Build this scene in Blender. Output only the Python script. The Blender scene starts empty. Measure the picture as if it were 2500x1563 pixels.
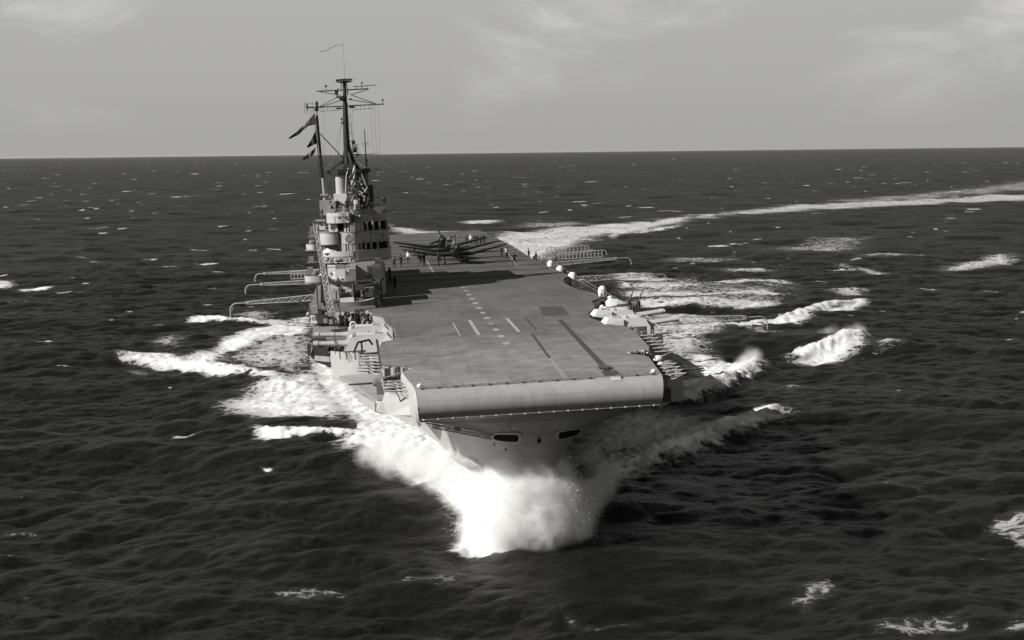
import bpy, bmesh, math, random
import numpy as np
from mathutils import Matrix, Vector
random.seed(7); np.random.seed(7)
sc = bpy.context.scene
C = sc.collection
D = bpy.data

# ------------------------------------------------------------------ camera
PITCH, ROLL = math.radians(5.9937), math.radians(0.6417)
fw = np.array([0, math.cos(PITCH), -math.sin(PITCH)])
up = np.array([0, math.sin(PITCH), math.cos(PITCH)])
rt = np.array([1.0, 0, 0])
Rv = math.cos(ROLL) * rt - math.sin(ROLL) * up
Uv = math.sin(ROLL) * rt + math.cos(ROLL) * up
cam = D.objects.new('camera', D.cameras.new('camera'))
C.objects.link(cam)
cam.matrix_world = Matrix(((Rv[0], Uv[0], -fw[0], 0), (Rv[1], Uv[1], -fw[1], 0), (Rv[2], Uv[2], -fw[2], 28.4), (0, 0, 0, 1)))
cam.data.sensor_width = 36.0
cam.data.lens = 56.16
cam.data.clip_start = 1.0
cam.data.clip_end = 300000.0
sc.camera = cam

# ------------------------------------------------------------------ ship frame (bow-up, heeling to starboard in the turn)
ROOT = np.array([2.24399879, 109.94625792, 0.0])
MS = np.array([[9.95164490e-01, -9.03414608e-02, -3.85494220e-02],
               [9.04103530e-02, 9.95904597e-01, 4.40167720e-05],
               [3.83875700e-02, -3.52907078e-03, 9.99256694e-01]])
HD = 12.567178            # flight deck above the waterline
SHIP = Matrix([list(MS[i]) + [ROOT[i]] for i in range(3)] + [[0, 0, 0, 1]])

# ------------------------------------------------------------------ sun, sky, exposure
SUN_EL = math.radians(34.0)
sd = MS @ np.array([1.0, 0.34, 0.0]); sd[2] = 0; sd /= np.linalg.norm(sd)   # where shadows fall
L = np.array([sd[0] * math.cos(SUN_EL), sd[1] * math.cos(SUN_EL), -math.sin(SUN_EL)])
sun = D.objects.new('sun', D.lights.new('sun', 'SUN'))
C.objects.link(sun)
sun.data.energy = 5.0
sun.data.angle = math.radians(0.55)
sun.data.color = (1.0, 0.985, 0.955)
sun.rotation_euler = Vector(L).to_track_quat('-Z', 'Y').to_euler()
sun.location = (-200, 60, 200)

world = D.worlds.new('World'); sc.world = world; world.use_nodes = True
wn, wl = world.node_tree.nodes, world.node_tree.links
wn.clear()
def WN(t, **k):
    n = wn.new(t)
    for a, b in k.items(): setattr(n, a, b)
    return n
sky = WN('ShaderNodeTexSky', sky_type='NISHITA')
sky.sun_disc = False
sky.sun_elevation = SUN_EL
sky.sun_rotation = math.atan2(-L[0], -L[1])
sky.dust_density = 3.0
bw = WN('ShaderNodeRGBToBW'); wl.new(sky.outputs[0], bw.inputs[0])
geo = WN('ShaderNodeTexCoord')
# soft cloud veil : direction projected on a high flat layer
sep = WN('ShaderNodeSeparateXYZ'); wl.new(geo.outputs['Generated'], sep.inputs[0])
def WM(op, a, b=None, clamp=False):
    n = WN('ShaderNodeMath', operation=op, use_clamp=clamp)
    for i, v in enumerate((a, b)):
        if v is None: continue
        if isinstance(v, (int, float)): n.inputs[i].default_value = v
        else: wl.new(v, n.inputs[i])
    return n.outputs[0]
cn = WN('ShaderNodeTexNoise'); cn.inputs['Scale'].default_value = 1.1; cn.inputs['Detail'].default_value = 8.0
cn.inputs['Roughness'].default_value = 0.62; cn.inputs['Distortion'].default_value = 0.35
cmap = WN('ShaderNodeMapping'); cmap.inputs['Scale'].default_value = (4.5, 4.5, 11.0); cmap.inputs['Rotation'].default_value = (0.0, 0.25, 0.4)
wl.new(geo.outputs['Generated'], cmap.inputs[0]); wl.new(cmap.outputs[0], cn.inputs['Vector'])
cr = WN('ShaderNodeMapRange', interpolation_type='SMOOTHSTEP')
cr.inputs['From Min'].default_value = 0.45; cr.inputs['From Max'].default_value = 0.68
wl.new(cn.outputs[0], cr.inputs['Value'])
cfade = WM('MULTIPLY', cr.outputs[0], WM('MULTIPLY', WM('MAXIMUM', WM('SUBTRACT', sep.outputs['Z'], 0.012), 0.0), 16.0, True))
# bank of thin haze and cloud along the horizon, clear darker sky overhead
veil = WM('ADD', 4.6, WM('MULTIPLY', cfade, 2.4))
veil = WM('ADD', veil, WM('MULTIPLY', WM('MINIMUM', WM('MAXIMUM', sep.outputs['Z'], 0.0), 0.10), 7.0))
high = WN('ShaderNodeMapRange', interpolation_type='SMOOTHSTEP')
for i, v in enumerate((0.10, 0.55, 1.0, 0.16)): high.inputs[i + 1].default_value = v
wl.new(sep.outputs['Z'], high.inputs[0])
mixw = WM('ADD', WM('MULTIPLY', bw.outputs[0], 0.06), WM('MULTIPLY', WM('MULTIPLY', veil, high.outputs[0]), 0.94))
tint = WN('ShaderNodeCombineColor')
for i, v in enumerate((1.0, 0.992, 0.972)): wl.new(WM('MULTIPLY', mixw, v), tint.inputs[i])
bg = WN('ShaderNodeBackground'); bg.inputs['Strength'].default_value = 0.05
wl.new(tint.outputs[0], bg.inputs['Color'])
wo = WN('ShaderNodeOutputWorld'); wl.new(bg.outputs[0], wo.inputs[0])

sc.view_settings.view_transform = 'Standard'
sc.view_settings.look = 'None'
sc.view_settings.gamma = 1.0
sc.view_settings.use_curve_mapping = False
sc.view_settings.exposure = 0.8
sc.cycles.use_denoising = True
sc.cycles.max_bounces = 8
sc.cycles.diffuse_bounces = 3
sc.cycles.volume_bounces = 6
sc.cycles.volume_step_rate = 1.0
sc.cycles.sample_clamp_indirect = 8.0

# ------------------------------------------------------------------ materials
def material(name, col, rough=0.6, spec=0.4, var=0.12, scale=1.2, bump=0.0, bscale=20.0, stretch=(1, 1, 1), metal=0.0, streak=0.0):
    """procedural paint: base colour with broad mottling, fine grain, vertical weather streaks and slight relief"""
    m = D.materials.new(name); m.use_nodes = True
    n, l = m.node_tree.nodes, m.node_tree.links
    b = n['Principled BSDF']
    tc = n.new('ShaderNodeTexCoord')
    mp = n.new('ShaderNodeMapping'); mp.inputs['Scale'].default_value = stretch
    l.new(tc.outputs['Object'], mp.inputs[0])
    nz = n.new('ShaderNodeTexNoise'); nz.inputs['Scale'].default_value = scale; nz.inputs['Detail'].default_value = 6
    nz.inputs['Roughness'].default_value = 0.65
    l.new(mp.outputs[0], nz.inputs['Vector'])
    mr = n.new('ShaderNodeMapRange')
    mr.inputs['From Min'].default_value = 0.25; mr.inputs['From Max'].default_value = 0.75
    mr.inputs['To Min'].default_value = 1.0 - var; mr.inputs['To Max'].default_value = 1.0 + var
    l.new(nz.outputs[0], mr.inputs['Value'])
    val = mr.outputs[0]
    if streak:
        m2 = n.new('ShaderNodeMapping'); m2.inputs['Scale'].default_value = (2.2, 2.2, 0.18)
        l.new(tc.outputs['Object'], m2.inputs[0])
        n2 = n.new('ShaderNodeTexNoise'); n2.inputs['Scale'].default_value = 1.0; n2.inputs['Detail'].default_value = 5
        l.new(m2.outputs[0], n2.inputs['Vector'])
        r2 = n.new('ShaderNodeMapRange'); r2.inputs['From Min'].default_value = 0.5; r2.inputs['From Max'].default_value = 0.8
        r2.inputs['To Min'].default_value = 1.0; r2.inputs['To Max'].default_value = 1.0 - streak
        l.new(n2.outputs[0], r2.inputs['Value'])
        mm = n.new('ShaderNodeMath'); mm.operation = 'MULTIPLY'
        l.new(val, mm.inputs[0]); l.new(r2.outputs[0], mm.inputs[1]); val = mm.outputs[0]
    mx = n.new('ShaderNodeVectorMath'); mx.operation = 'SCALE'
    c = (col * 1.0, col * 0.992, col * 0.972) if isinstance(col, (int, float)) else col
    mx.inputs[0].default_value = c
    l.new(val, mx.inputs['Scale'])
    l.new(mx.outputs[0], b.inputs['Base Color'])
    b.inputs['Roughness'].default_value = rough
    b.inputs['Specular IOR Level'].default_value = spec
    b.inputs['Metallic'].default_value = metal
    if bump:
        nb = n.new('ShaderNodeTexNoise'); nb.inputs['Scale'].default_value = bscale; nb.inputs['Detail'].default_value = 4
        l.new(tc.outputs['Object'], nb.inputs['Vector'])
        bp = n.new('ShaderNodeBump'); bp.inputs['Strength'].default_value = bump; bp.inputs['Distance'].default_value = 0.05
        l.new(nb.outputs[0], bp.inputs['Height']); l.new(bp.outputs[0], b.inputs['Normal'])
    return m

M = dict(
    hull=material('hull_paint', 0.27, 0.55, 0.4, 0.10, 0.35, 0.12, 1.5, streak=0.12),
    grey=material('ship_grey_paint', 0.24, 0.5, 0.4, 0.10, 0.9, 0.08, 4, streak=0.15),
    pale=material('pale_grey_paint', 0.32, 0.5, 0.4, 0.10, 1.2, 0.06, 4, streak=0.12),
    mid=material('mid_grey_paint', 0.16, 0.6, 0.3, 0.2, 1.5, 0.1, 5, streak=0.15),
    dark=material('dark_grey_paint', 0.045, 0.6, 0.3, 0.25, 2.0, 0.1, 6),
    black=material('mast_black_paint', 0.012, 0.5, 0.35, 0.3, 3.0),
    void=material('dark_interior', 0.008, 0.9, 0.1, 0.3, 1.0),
    white=material('white_paint', 0.55, 0.5, 0.4, 0.08, 2.0),
    canvas=material('white_canvas', 0.5, 0.85, 0.2, 0.15, 3.0, 0.4, 6),
    tarp=material('grey_tarpaulin', 0.11, 0.85, 0.2, 0.25, 2.0, 0.5, 3),
    steel=material('bare_steel', 0.20, 0.45, 0.5, 0.25, 6.0),
    plane=material('dark_sea_grey_paint', 0.016, 0.45, 0.5, 0.2, 1.2),
    prop=material('propeller_black', 0.008, 0.4, 0.5, 0.1, 3.0),
    spin=material('spinner_grey', 0.03, 0.4, 0.5, 0.1, 3.0),
    rubber=material('tyre_rubber', 0.015, 0.9, 0.2, 0.2, 4.0),
    glass=material('canopy_glass', 0.10, 0.12, 0.8, 0.1, 2.0),
    cloth=material('dark_navy_cloth', 0.018, 0.9, 0.2, 0.3, 5.0),
    overall=material('faded_overall_cloth', 0.07, 0.9, 0.2, 0.3, 5.0),
    shirt=material('white_shirt_cloth', 0.55, 0.9, 0.2, 0.2, 5.0),
    skin=material('skin', 0.28, 0.6, 0.3, 0.1, 6.0),
    mark=material('worn_deck_marking', 0.235, 0.85, 0.2, 0.30, 2.5),
    markdim=material('faded_deck_marking', 0.175, 0.85, 0.2, 0.35, 2.0),
    trackm=material('catapult_track_steel', 0.035, 0.7, 0.3, 0.35, 1.2),
    liftm=material('dark_hatch_plate', 0.040, 0.75, 0.3, 0.25, 1.5),
    flagd=material('dark_flag_cloth', 0.03, 0.9, 0.1, 0.2, 2.0),
    flagl=material('pale_flag_cloth', 0.16, 0.9, 0.1, 0.2, 2.0),
)

# ------------------------------------------------------------------ mesh helper
class MB:
    def __init__(s): s.v = []; s.f = []; s.m = []; s.cur = 0; s.chunks = []
    def add(s, vs, fs):
        s.chunks.append((len(s.v), len(s.f)))
        o = len(s.v); s.v += [tuple(map(float, p)) for p in vs]
        for q in fs: s.f.append([i + o for i in q]); s.m.append(s.cur)
        return s
    def box(s, x0, x1, y0, y1, z0, z1):
        return s.add([(x0,y0,z0),(x1,y0,z0),(x1,y1,z0),(x0,y1,z0),(x0,y0,z1),(x1,y0,z1),(x1,y1,z1),(x0,y1,z1)],
                     [(0,3,2,1),(4,5,6,7),(0,1,5,4),(1,2,6,5),(2,3,7,6),(3,0,4,7)])
    def prism(s, pts, z0, z1, top=None, cap0=True, cap1=True):
        """outline pts (x,y) anticlockwise, optional different top outline"""
        a = 0.0
        for i in range(len(pts)):
            p, q = pts[i], pts[(i+1) % len(pts)]; a += p[0]*q[1]-q[0]*p[1]
        t = top or pts
        if a < 0: pts = pts[::-1]; t = t[::-1]
        n = len(pts)
        vs = [(p[0], p[1], z0) for p in pts] + [(p[0], p[1], z1) for p in t]
        fs = [(i, (i+1) % n, n+(i+1) % n, n+i) for i in range(n)]
        if cap0: fs.append(tuple(range(n))[::-1])
        if cap1: fs.append(tuple(range(n, 2*n)))
        return s.add(vs, fs)
    def wall(s, pts, z0, z1, th=0.12, closed=False):
        """upright plating of real thickness along an open line of (x,y)"""
        P = [np.array(p, float) for p in pts]; n = len(P); off = []
        for i in range(n):
            a = P[max(i-1, 0)] if not closed else P[i-1]; b = P[min(i+1, n-1)] if not closed else P[(i+1) % n]
            d = b - a; d /= (np.linalg.norm(d) + 1e-9); off.append(np.array([-d[1], d[0]]) * th)
        vs = []
        for i in range(n):
            q = P[i] + off[i]
            vs += [(P[i][0], P[i][1], z0), (P[i][0], P[i][1], z1), (q[0], q[1], z1), (q[0], q[1], z0)]
        fs = []
        rng = range(n if closed else n-1)
        for i in rng:
            a, b = 4*i, 4*((i+1) % n)
            for k in range(4): fs.append((a+k, b+k, b+(k+1) % 4, a+(k+1) % 4))
        if not closed: fs += [(0,1,2,3), tuple(4*(n-1)+k for k in (3,2,1,0))]
        return s.add(vs, fs)
    def tube(s, a, b, r0, r1=None, n=8, cap=True):
        r1 = r0 if r1 is None else r1
        a, b = np.array(a, float), np.array(b, float); d = b-a; d /= (np.linalg.norm(d)+1e-9)
        h = np.array([0,0,1.0]) if abs(d[2]) < .9 else np.array([1.0,0,0])
        u = np.cross(d, h); u /= np.linalg.norm(u); w = np.cross(d, u)
        vs = []
        for c, r in ((a, r0), (b, r1)):
            for i in range(n):
                t = 2*math.pi*i/n; vs.append(c + u*r*math.cos(t) + w*r*math.sin(t))
        fs = [((i+1) % n, i, n+i, n+(i+1) % n) for i in range(n)]
        if cap: fs += [tuple(range(n)), tuple(range(n, 2*n))[::-1]]
        return s.add(vs, fs)
    def path(s, pts, r, n=6):
        for a, b in zip(pts[:-1], pts[1:]): s.tube(a, b, r, r, n)
        return s
    def loft(s, secs, closed=True, cap=True):
        n = len(secs[0]); vs = [p for q in secs for p in q]; fs = []
        for i in range(len(secs)-1):
            for j in range(n if closed else n-1):
                k = (j+1) % n
                fs.append((i*n+j, i*n+k, (i+1)*n+k, (i+1)*n+j))
        if cap and closed: fs += [tuple(range(n))[::-1], tuple(range((len(secs)-1)*n, len(secs)*n))]
        return s.add(vs, fs)
    def ell(s, c, r, nu=10, nv=7):
        vs = [(c[0], c[1], c[2]-r[2])]
        for j in range(1, nv):
            p = -math.pi/2 + math.pi*j/nv
            for i in range(nu):
                t = 2*math.pi*i/nu
                vs.append((c[0]+r[0]*math.cos(p)*math.cos(t), c[1]+r[1]*math.cos(p)*math.sin(t), c[2]+r[2]*math.sin(p)))
        vs.append((c[0], c[1], c[2]+r[2])); T = len(vs)-1; fs = []
        for i in range(nu): fs.append((0, 1+(i+1) % nu, 1+i)); fs.append((T, 1+(nv-2)*nu+i, 1+(nv-2)*nu+(i+1) % nu))
        for j in range(nv-2):
            for i in range(nu):
                a, b = 1+j*nu+i, 1+j*nu+(i+1) % nu; fs.append((a, b, b+nu, a+nu))
        return s.add(vs, fs)
    def torus(s, c, R, r, axis='y', n=20, k=8):
        vs, fs = [], []
        for i in range(n):
            t = 2*math.pi*i/n
            for j in range(k):
                p = 2*math.pi*j/k; q = R + r*math.cos(p); a, b, d = q*math.cos(t), q*math.sin(t), r*math.sin(p)
                vs.append({'y': (c[0]+a, c[1]+d, c[2]+b), 'z': (c[0]+a, c[1]+b, c[2]+d), 'x': (c[0]+d, c[1]+a, c[2]+b)}[axis])
        for i in range(n):
            for j in range(k):
                fs.append((i*k+j, ((i+1) % n)*k+j, ((i+1) % n)*k+(j+1) % k, i*k+(j+1) % k))
        return s.add(vs, fs)
    def truss(s, a, b, w, h, bays, r=0.05, taper=1.0, zig=True):
        """four-chord lattice from a to b; w across (horizontal normal), h vertical-ish"""
        a, b = np.array(a, float), np.array(b, float); d = (b-a)/np.linalg.norm(b-a)
        hz = np.array([0,0,1.0]) if abs(d[2]) < .9 else np.array([1.0,0,0])
        u = np.cross(d, hz); u /= np.linalg.norm(u); v = np.cross(u, d)
        P = []
        for i in range(bays+1):
            t = i/bays; k = 1+(taper-1)*t; c = a+(b-a)*t
            P.append([c+u*w*k/2*sx+v*h*k/2*sz for sx, sz in ((-1,-1),(1,-1),(1,1),(-1,1))])
        for j in range(4): s.tube(P[0][j], P[-1][j], r, r, 5)
        for i in range(bays):
            for j in range(4):
                k = (j+1) % 4
                s.tube(P[i][j], P[i+1][k] if i % 2 == 0 else P[i+1][j], r*.7, None, 4, False) if i % 2 == 0 else s.tube(P[i][k], P[i+1][j], r*.7, None, 4, False)
                s.tube(P[i][j], P[i][k], r*.6, None, 4, False)
        return s
    def mesh(s, name, mats, smooth=None):
        me = D.meshes.new(name); me.from_pydata(s.v, [], s.f)
        mats = mats if isinstance(mats, (list, tuple)) else [mats]
        for m in mats: me.materials.append(M[m] if isinstance(m, str) else m)
        if len(mats) > 1: me.polygons.foreach_set('material_index', s.m)
        bm = bmesh.new(); bm.from_mesh(me); bmesh.ops.recalc_face_normals(bm, faces=bm.faces); bm.to_mesh(me); bm.free()
        if smooth:
            me.polygons.foreach_set('use_smooth', [True]*len(me.polygons)); me.set_sharp_from_angle(angle=math.radians(smooth))
        me.update()
        return me
    def pieces(s):
        """each added shape as a mesh of its own"""
        out = []; ends = s.chunks[1:]+[(len(s.v), len(s.f))]
        for (v0, f0), (v1, f1) in zip(s.chunks, ends):
            q = MB(); q.v = s.v[v0:v1]; q.f = [[i-v0 for i in f] for f in s.f[f0:f1]]; q.m = [0]*len(q.f); out.append(q)
        return out
    def build(s, name, mats, parent=None, loc=None, smooth=None, label=None):
        o = D.objects.new(name, s.mesh(name, mats, smooth)); C.objects.link(o)
        if parent is not None: o.parent = parent
        if loc is not None: o.location = loc
        if label: o['label'] = label
        return o

def thing(name, label, cat, group=None, mat=None):
    o = D.objects.new(name, None); C.objects.link(o); o.empty_display_size = 0.5
    o['label'] = label; o['category'] = cat
    if group: o['group'] = group
    if mat is not None: o.matrix_world = mat
    return o
def at_ship(x, y, z, rz=0.0):
    """world matrix of a place on the ship: z above the flight deck"""
    return SHIP @ Matrix.Translation((x, y, z + HD)) @ Matrix.Rotation(rz, 4, 'Z')
def dup(o, parent=None):
    c = o.copy(); C.objects.link(c)
    if parent is not None: c.parent = parent
    for ch in list(o.children): dup(ch, c)
    return c
FOAM=[
(1.6,1.0,[(-26.1,224.2),(-16.3,180.9),(-9.2,166.5),(-3.6,149.0),(1.7,142.7),(3.3,132.1),(5.1,119.6),(4.8,116.0),(3.2,114.1),(0.7,112.1),(-2.4,111.2),(-4.3,112.1),(-3.4,118.2),(-3.8,120.8),(-4.2,124.6),(-4.6,128.1),(-5.6,130.8),(-7.3,133.5),(-8.5,138.7),(-9.6,143.0),(-10.7,147.0),(-12.3,150.7),(-13.9,151.3),(-15.7,149.3),(-17.1,153.6),(-17.0,158.5),(-15.6,161.3),(-16.9,165.8),(-21.2,181.2),(-25.2,199.7),(-27.7,215.6),(-28.2,229.0)]),#apron
(3,1.05,[(-21.0,192.4),(-16.3,180.9),(-9.2,166.5),(-3.6,149.0),(1.7,142.7),(2.8,124.4),(1.3,113.8),(-2.3,113.4),(-3.0,119.1),(-3.9,128.5),(-6.9,136.0),(-9.6,145.3),(-12.1,153.7),(-14.7,160.7),(-18.4,176.6)]),#core
(0.8,1.3,[(-2.3,117.8),(1.4,118.9),(4.6,122.2),(5.3,118.7),(4.9,115.9),(3.1,113.5),(0.7,111.6),(-2.4,110.7),(-4.4,111.7),(-3.5,116.6)]),#skirt
(3.0,1.0,[(-31.9,184.1),(-32.4,181.1),(-31.2,176.1),(-28.5,172.9),(-26.4,170.5),(-22.7,169.8),(-18.5,168.4),(-18.4,176.6),(-22.9,195.9),(-26.3,211.3),(-27.1,206.6),(-28.5,200.0),(-30.6,198.7),(-32.1,194.9)]),#fan
(0.8,1.0,[(-26.6,164.8),(-25.7,158.7),(-23.5,157.4),(-20.9,160.5),(-17.4,157.7),(-15.7,158.1),(-19.3,161.6),(-21.8,163.0),(-24.5,163.0)]),#lowcrest
(1.5,0.97,[(-56.8,226.5),(-56.3,231.7),(-51.7,229.9),(-47.3,225.7),(-44.0,229.2),(-44.4,245.1),(-43.5,259.5),(-40.2,264.1),(-36.8,265.1),(-33.3,266.0),(-32.3,251.2),(-35.9,245.4),(-39.7,237.2),(-41.6,223.3),(-37.2,212.5),(-34.0,207.0),(-37.6,206.5),(-42.1,211.3),(-45.1,214.9),(-48.8,217.3),(-51.8,221.1)]),#armcrest
(4,0.62,[(-43.3,225.7),(-40.0,239.0),(-32.9,256.0),(-27.9,235.4),(-25.7,215.4),(-26.1,207.3),(-31.8,207.0),(-37.5,214.7)]),#armstreak
(2.5,0.62,[(-56.8,244.3),(-55.6,249.1),(-55.1,256.4),(-51.3,248.6),(-50.2,241.5),(-51.4,234.5)]),#armpatch
(1.2,0.95,[(-55.7,271.3),(-57.3,281.1),(-55.6,283.8),(-52.7,280.6),(-48.5,274.5),(-45.2,269.5),(-41.9,266.5),(-47.8,270.4),(-52.5,274.3),(-53.8,269.1)]),#farcurl
(3,0.6,[(-49.5,289.7),(-44.3,289.9),(-41.2,277.3),(-45.3,271.0),(-47.8,276.6)]),#farcurlpatch
(2.5,0.75,[(-45.9,269.8),(-43.4,276.2),(-34.8,278.7),(-32.4,262.0),(-37.2,262.5)]),#ab
(1.5,0.55,[(-53.5,216.5),(-50.7,217.5),(-48.7,211.1),(-51.6,212.2)]),#lac1
(1.2,0.56,[(-16.0,100.9),(-15.5,102.5),(-13.2,103.6),(-11.2,103.8),(-11.5,102.3),(-13.7,101.0),(-14.8,99.4)]),#fgA
(0.9,0.44,[(-8.4,104.2),(-6.9,106.0),(-3.5,106.1),(-3.5,103.5),(-6.1,104.6)]),#fgB
(0.6,0.62,[(-4.9,91.9),(-4.3,93.1),(-3.4,92.6),(-2.9,91.1),(-3.8,90.6)]),#fgC
(0.4,0.9,[(-22.9,145.7),(-21.7,145.6),(-21.7,144.4),(-22.5,144.5)]),#fgD
(0.4,0.7,[(-18.3,106.4),(-17.5,105.9),(-17.6,105.4),(-18.1,105.9)]),#fgE
(0.6,0.85,[(-35.0,162.7),(-31.8,162.8),(-32.4,161.6),(-34.6,161.8)]),#fgF
(0.8,0.55,[(-39.7,120.9),(-37.8,121.1),(-36.3,120.2),(-38.6,119.5)]),#fgG
(1.5,1.0,[(-108.3,346.2),(-107.2,353.6),(-101.2,355.0),(-100.5,346.2),(-104.4,338.5)]),#midA
(2,0.9,[(-124.1,374.5),(-118.5,373.7),(-112.9,363.4),(-113.4,354.4),(-116.2,350.4)]),#midB
(1.1,0.55,[(16.9,98.3),(18.7,100.7),(20.3,102.1),(20.7,100.6),(18.2,96.8)]),#fgr1
(1.2,0.52,[(36.1,121.6),(38.4,122.6),(40.7,123.2),(37.9,114.6),(36.3,116.2)]),#fgr2
(1.2,0.42,[(20.7,94.0),(21.9,92.7),(23.9,93.5),(26.6,93.8),(26.6,90.4),(24.3,90.0),(21.8,90.8)]),#fgr3
(1,0.55,[(27.8,90.2),(30.3,92.6),(30.4,90.2)]),#fgr4
(0.6,0.45,[(3.4,97.0),(4.3,94.4),(7.0,94.3),(7.4,93.3),(4.4,93.1)]),#fgr5
(1.2,1.05,[(26.2,225.6),(28.5,217.6),(30.4,212.6),(33.4,218.5),(33.5,214.1),(30.6,201.3),(28.0,193.4),(25.9,191.1),(25.5,197.6),(24.2,198.8),(23.5,204.6),(22.4,207.5),(21.9,212.5)]),#pcore
(3,0.68,[(25.5,282.8),(33.4,274.7),(37.0,261.0),(30.0,238.1),(26.9,226.0),(28.9,220.7),(21.4,207.3),(16.6,207.7),(20.5,256.6)]),#pnear
(1.5,1.5,[(17.3,184.9),(20.6,196.1),(26.1,202.3),(26.5,193.9),(22.7,181.4),(19.6,181.6),(16.6,178.5),(13.9,174.4)]),#pshade, value raised to lighten foam in the ship's shadow
(1.2,1.5,[(19.3,166.2),(22.9,168.6),(27.0,171.9),(29.1,173.1),(28.4,170.4),(25.6,165.3),(22.3,159.3),(20.4,161.8),(18.3,153.7),(16.8,148.2),(14.5,147.7),(14.0,154.9)]),#plow
(2.5,1.2,[(7.9,161.7),(11.5,173.1),(15.1,174.3),(20.4,169.8),(18.4,154.7),(14.7,149.3),(10.3,149.2),(6.4,142.5),(3.5,140.8)]),#pfan
(1.2,1.4,[(6.4,139.9),(9.5,147.6),(10.5,146.5),(10.5,141.6),(9.4,136.2),(7.4,131.2),(5.4,126.5),(4.2,129.7)]),#pcurl
(1.8,0.98,[(38.1,217.5),(40.6,222.4),(47.9,234.3),(51.9,239.9),(52.5,235.5),(50.8,226.8),(48.3,224.1),(43.2,216.1)]),#p4
(1.4,0.95,[(34.3,261.1),(38.5,261.3),(45.1,266.5),(48.8,273.0),(55.7,285.5),(57.8,282.9),(62.3,291.8),(66.0,296.3),(63.8,287.6),(57.8,276.2),(54.1,277.4),(46.7,257.2),(43.8,261.4),(38.1,255.0)]),#p5
(2.5,0.66,[(62.1,313.7),(66.3,324.6),(71.9,322.9),(67.5,306.7),(63.8,305.5)]),#p6
(5,0.43,[(20.6,319.0),(34.2,350.0),(42.9,353.4),(59.3,338.9),(59.2,333.6),(53.3,308.5),(49.2,290.7),(40.5,289.4),(36.6,301.1),(25.7,302.4)]),#p7
(5,0.6,[(20.6,346.4),(42.2,364.1),(43.7,332.6),(24.9,311.2)]),#p7b
(2.2,0.72,[(23.1,372.0),(31.4,368.2),(38.4,358.7),(30.1,354.0),(22.2,357.5)]),#b1
(2.2,0.74,[(43.7,349.8),(53.5,351.9),(60.2,340.9),(59.5,333.6),(52.0,336.7),(43.6,342.1)]),#b2
(2,0.74,[(21.9,339.7),(32.5,340.4),(40.8,333.0),(33.0,328.0),(21.3,329.5)]),#b3
(2,0.76,[(21.5,319.8),(37.5,323.5),(50.1,319.0),(54.0,310.2),(50.9,303.6),(36.0,310.7),(22.6,312.4)]),#b4
(2,0.72,[(22.6,302.0),(36.8,303.6),(48.3,297.2),(49.8,290.6),(44.3,286.6),(34.0,293.3),(23.6,295.3)]),#b5
(1.5,0.7,[(25.0,249.0),(29.3,252.1),(31.5,246.7),(28.1,242.0),(24.3,241.3)]),#b6
(4,0.52,[(36.7,423.2),(61.0,436.0),(57.8,413.2),(44.8,398.6)]),#p8
(3,0.62,[(47.1,373.5),(62.4,383.1),(60.5,371.5),(50.9,364.1)]),#p9
(6,0.5,[(77.3,475.4),(119.5,520.3),(107.7,484.6),(94.4,442.7),(74.7,446.3)]),#p10
(2.5,0.6,[(78.4,393.2),(83.1,398.3),(81.3,373.5),(77.6,371.5)]),#p11
(3,0.58,[(91.1,420.5),(111.7,423.7),(111.4,412.1),(91.6,412.3)]),#p12
(3,0.66,[(99.9,378.6),(121.4,407.3),(135.7,431.6),(125.6,397.3),(108.7,373.2),(101.8,374.3)]),#p13
(2.5,0.6,[(77.8,389.0),(82.2,381.4),(89.7,367.1),(81.8,368.3)]),#p14
(1.5,0.6,[(32.6,190.0),(34.0,190.9),(33.7,185.6),(32.0,181.9),(31.8,185.1)]),#p15
(1.8,0.55,[(52.2,230.4),(56.3,233.0),(56.5,228.0),(52.0,223.7)]),#p16
(2,0.56,[(37.8,254.8),(41.8,257.4),(41.5,245.7),(37.9,240.6)]),#p17
(4,0.72,[(-52.6,657.8),(-43.0,616.0),(-29.4,581.0),(-9.9,573.6),(-9.0,519.8),(-34.5,542.8),(-43.8,584.3)]),#wk0
(6,0.74,[(-10.5,416.6),(-9.1,524.7),(-2.6,574.9),(11.0,590.2),(23.8,610.0),(40.8,630.4),(55.7,653.1),(67.8,674.2),(81.8,705.6),(76.0,655.6),(61.8,614.5),(48.5,569.3),(35.5,549.2),(27.5,529.7),(21.2,479.9),(11.4,437.7),(4.4,414.2)]),#wk1
(9,0.66,[(77.3,697.7),(103.3,743.4),(133.9,801.1),(161.2,836.5),(213.3,874.4),(257.6,912.6),(327.1,973.6),(289.2,860.6),(232.8,824.6),(190.8,782.1),(143.9,746.6),(120.9,722.9),(98.6,696.2),(71.5,645.0)]),#wk2
(15,0.5,[(170.2,883.0),(237.5,973.9),(340.0,1153.0),(502.5,1496.8),(358.4,1066.9),(241.1,894.6),(177.2,811.4)]),#wk3
(8,0.52,[(3.7,636.1),(25.5,653.1),(37.8,634.9),(12.7,602.7),(0.4,605.6)]),#wk4
(3,0.8,[(32.3,541.8),(49.5,581.2),(64.5,610.3),(62.5,590.8),(44.7,558.4),(32.8,528.6)]),#wk5
(4,0.7,[(-21.2,649.8),(-14.9,667.6),(-2.9,656.6),(-10.9,632.5)]),#wk6
(3,0.75,[(17.5,516.8),(25.9,524.9),(29.6,519.2),(22.1,501.7)]),#wk7
]
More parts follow.
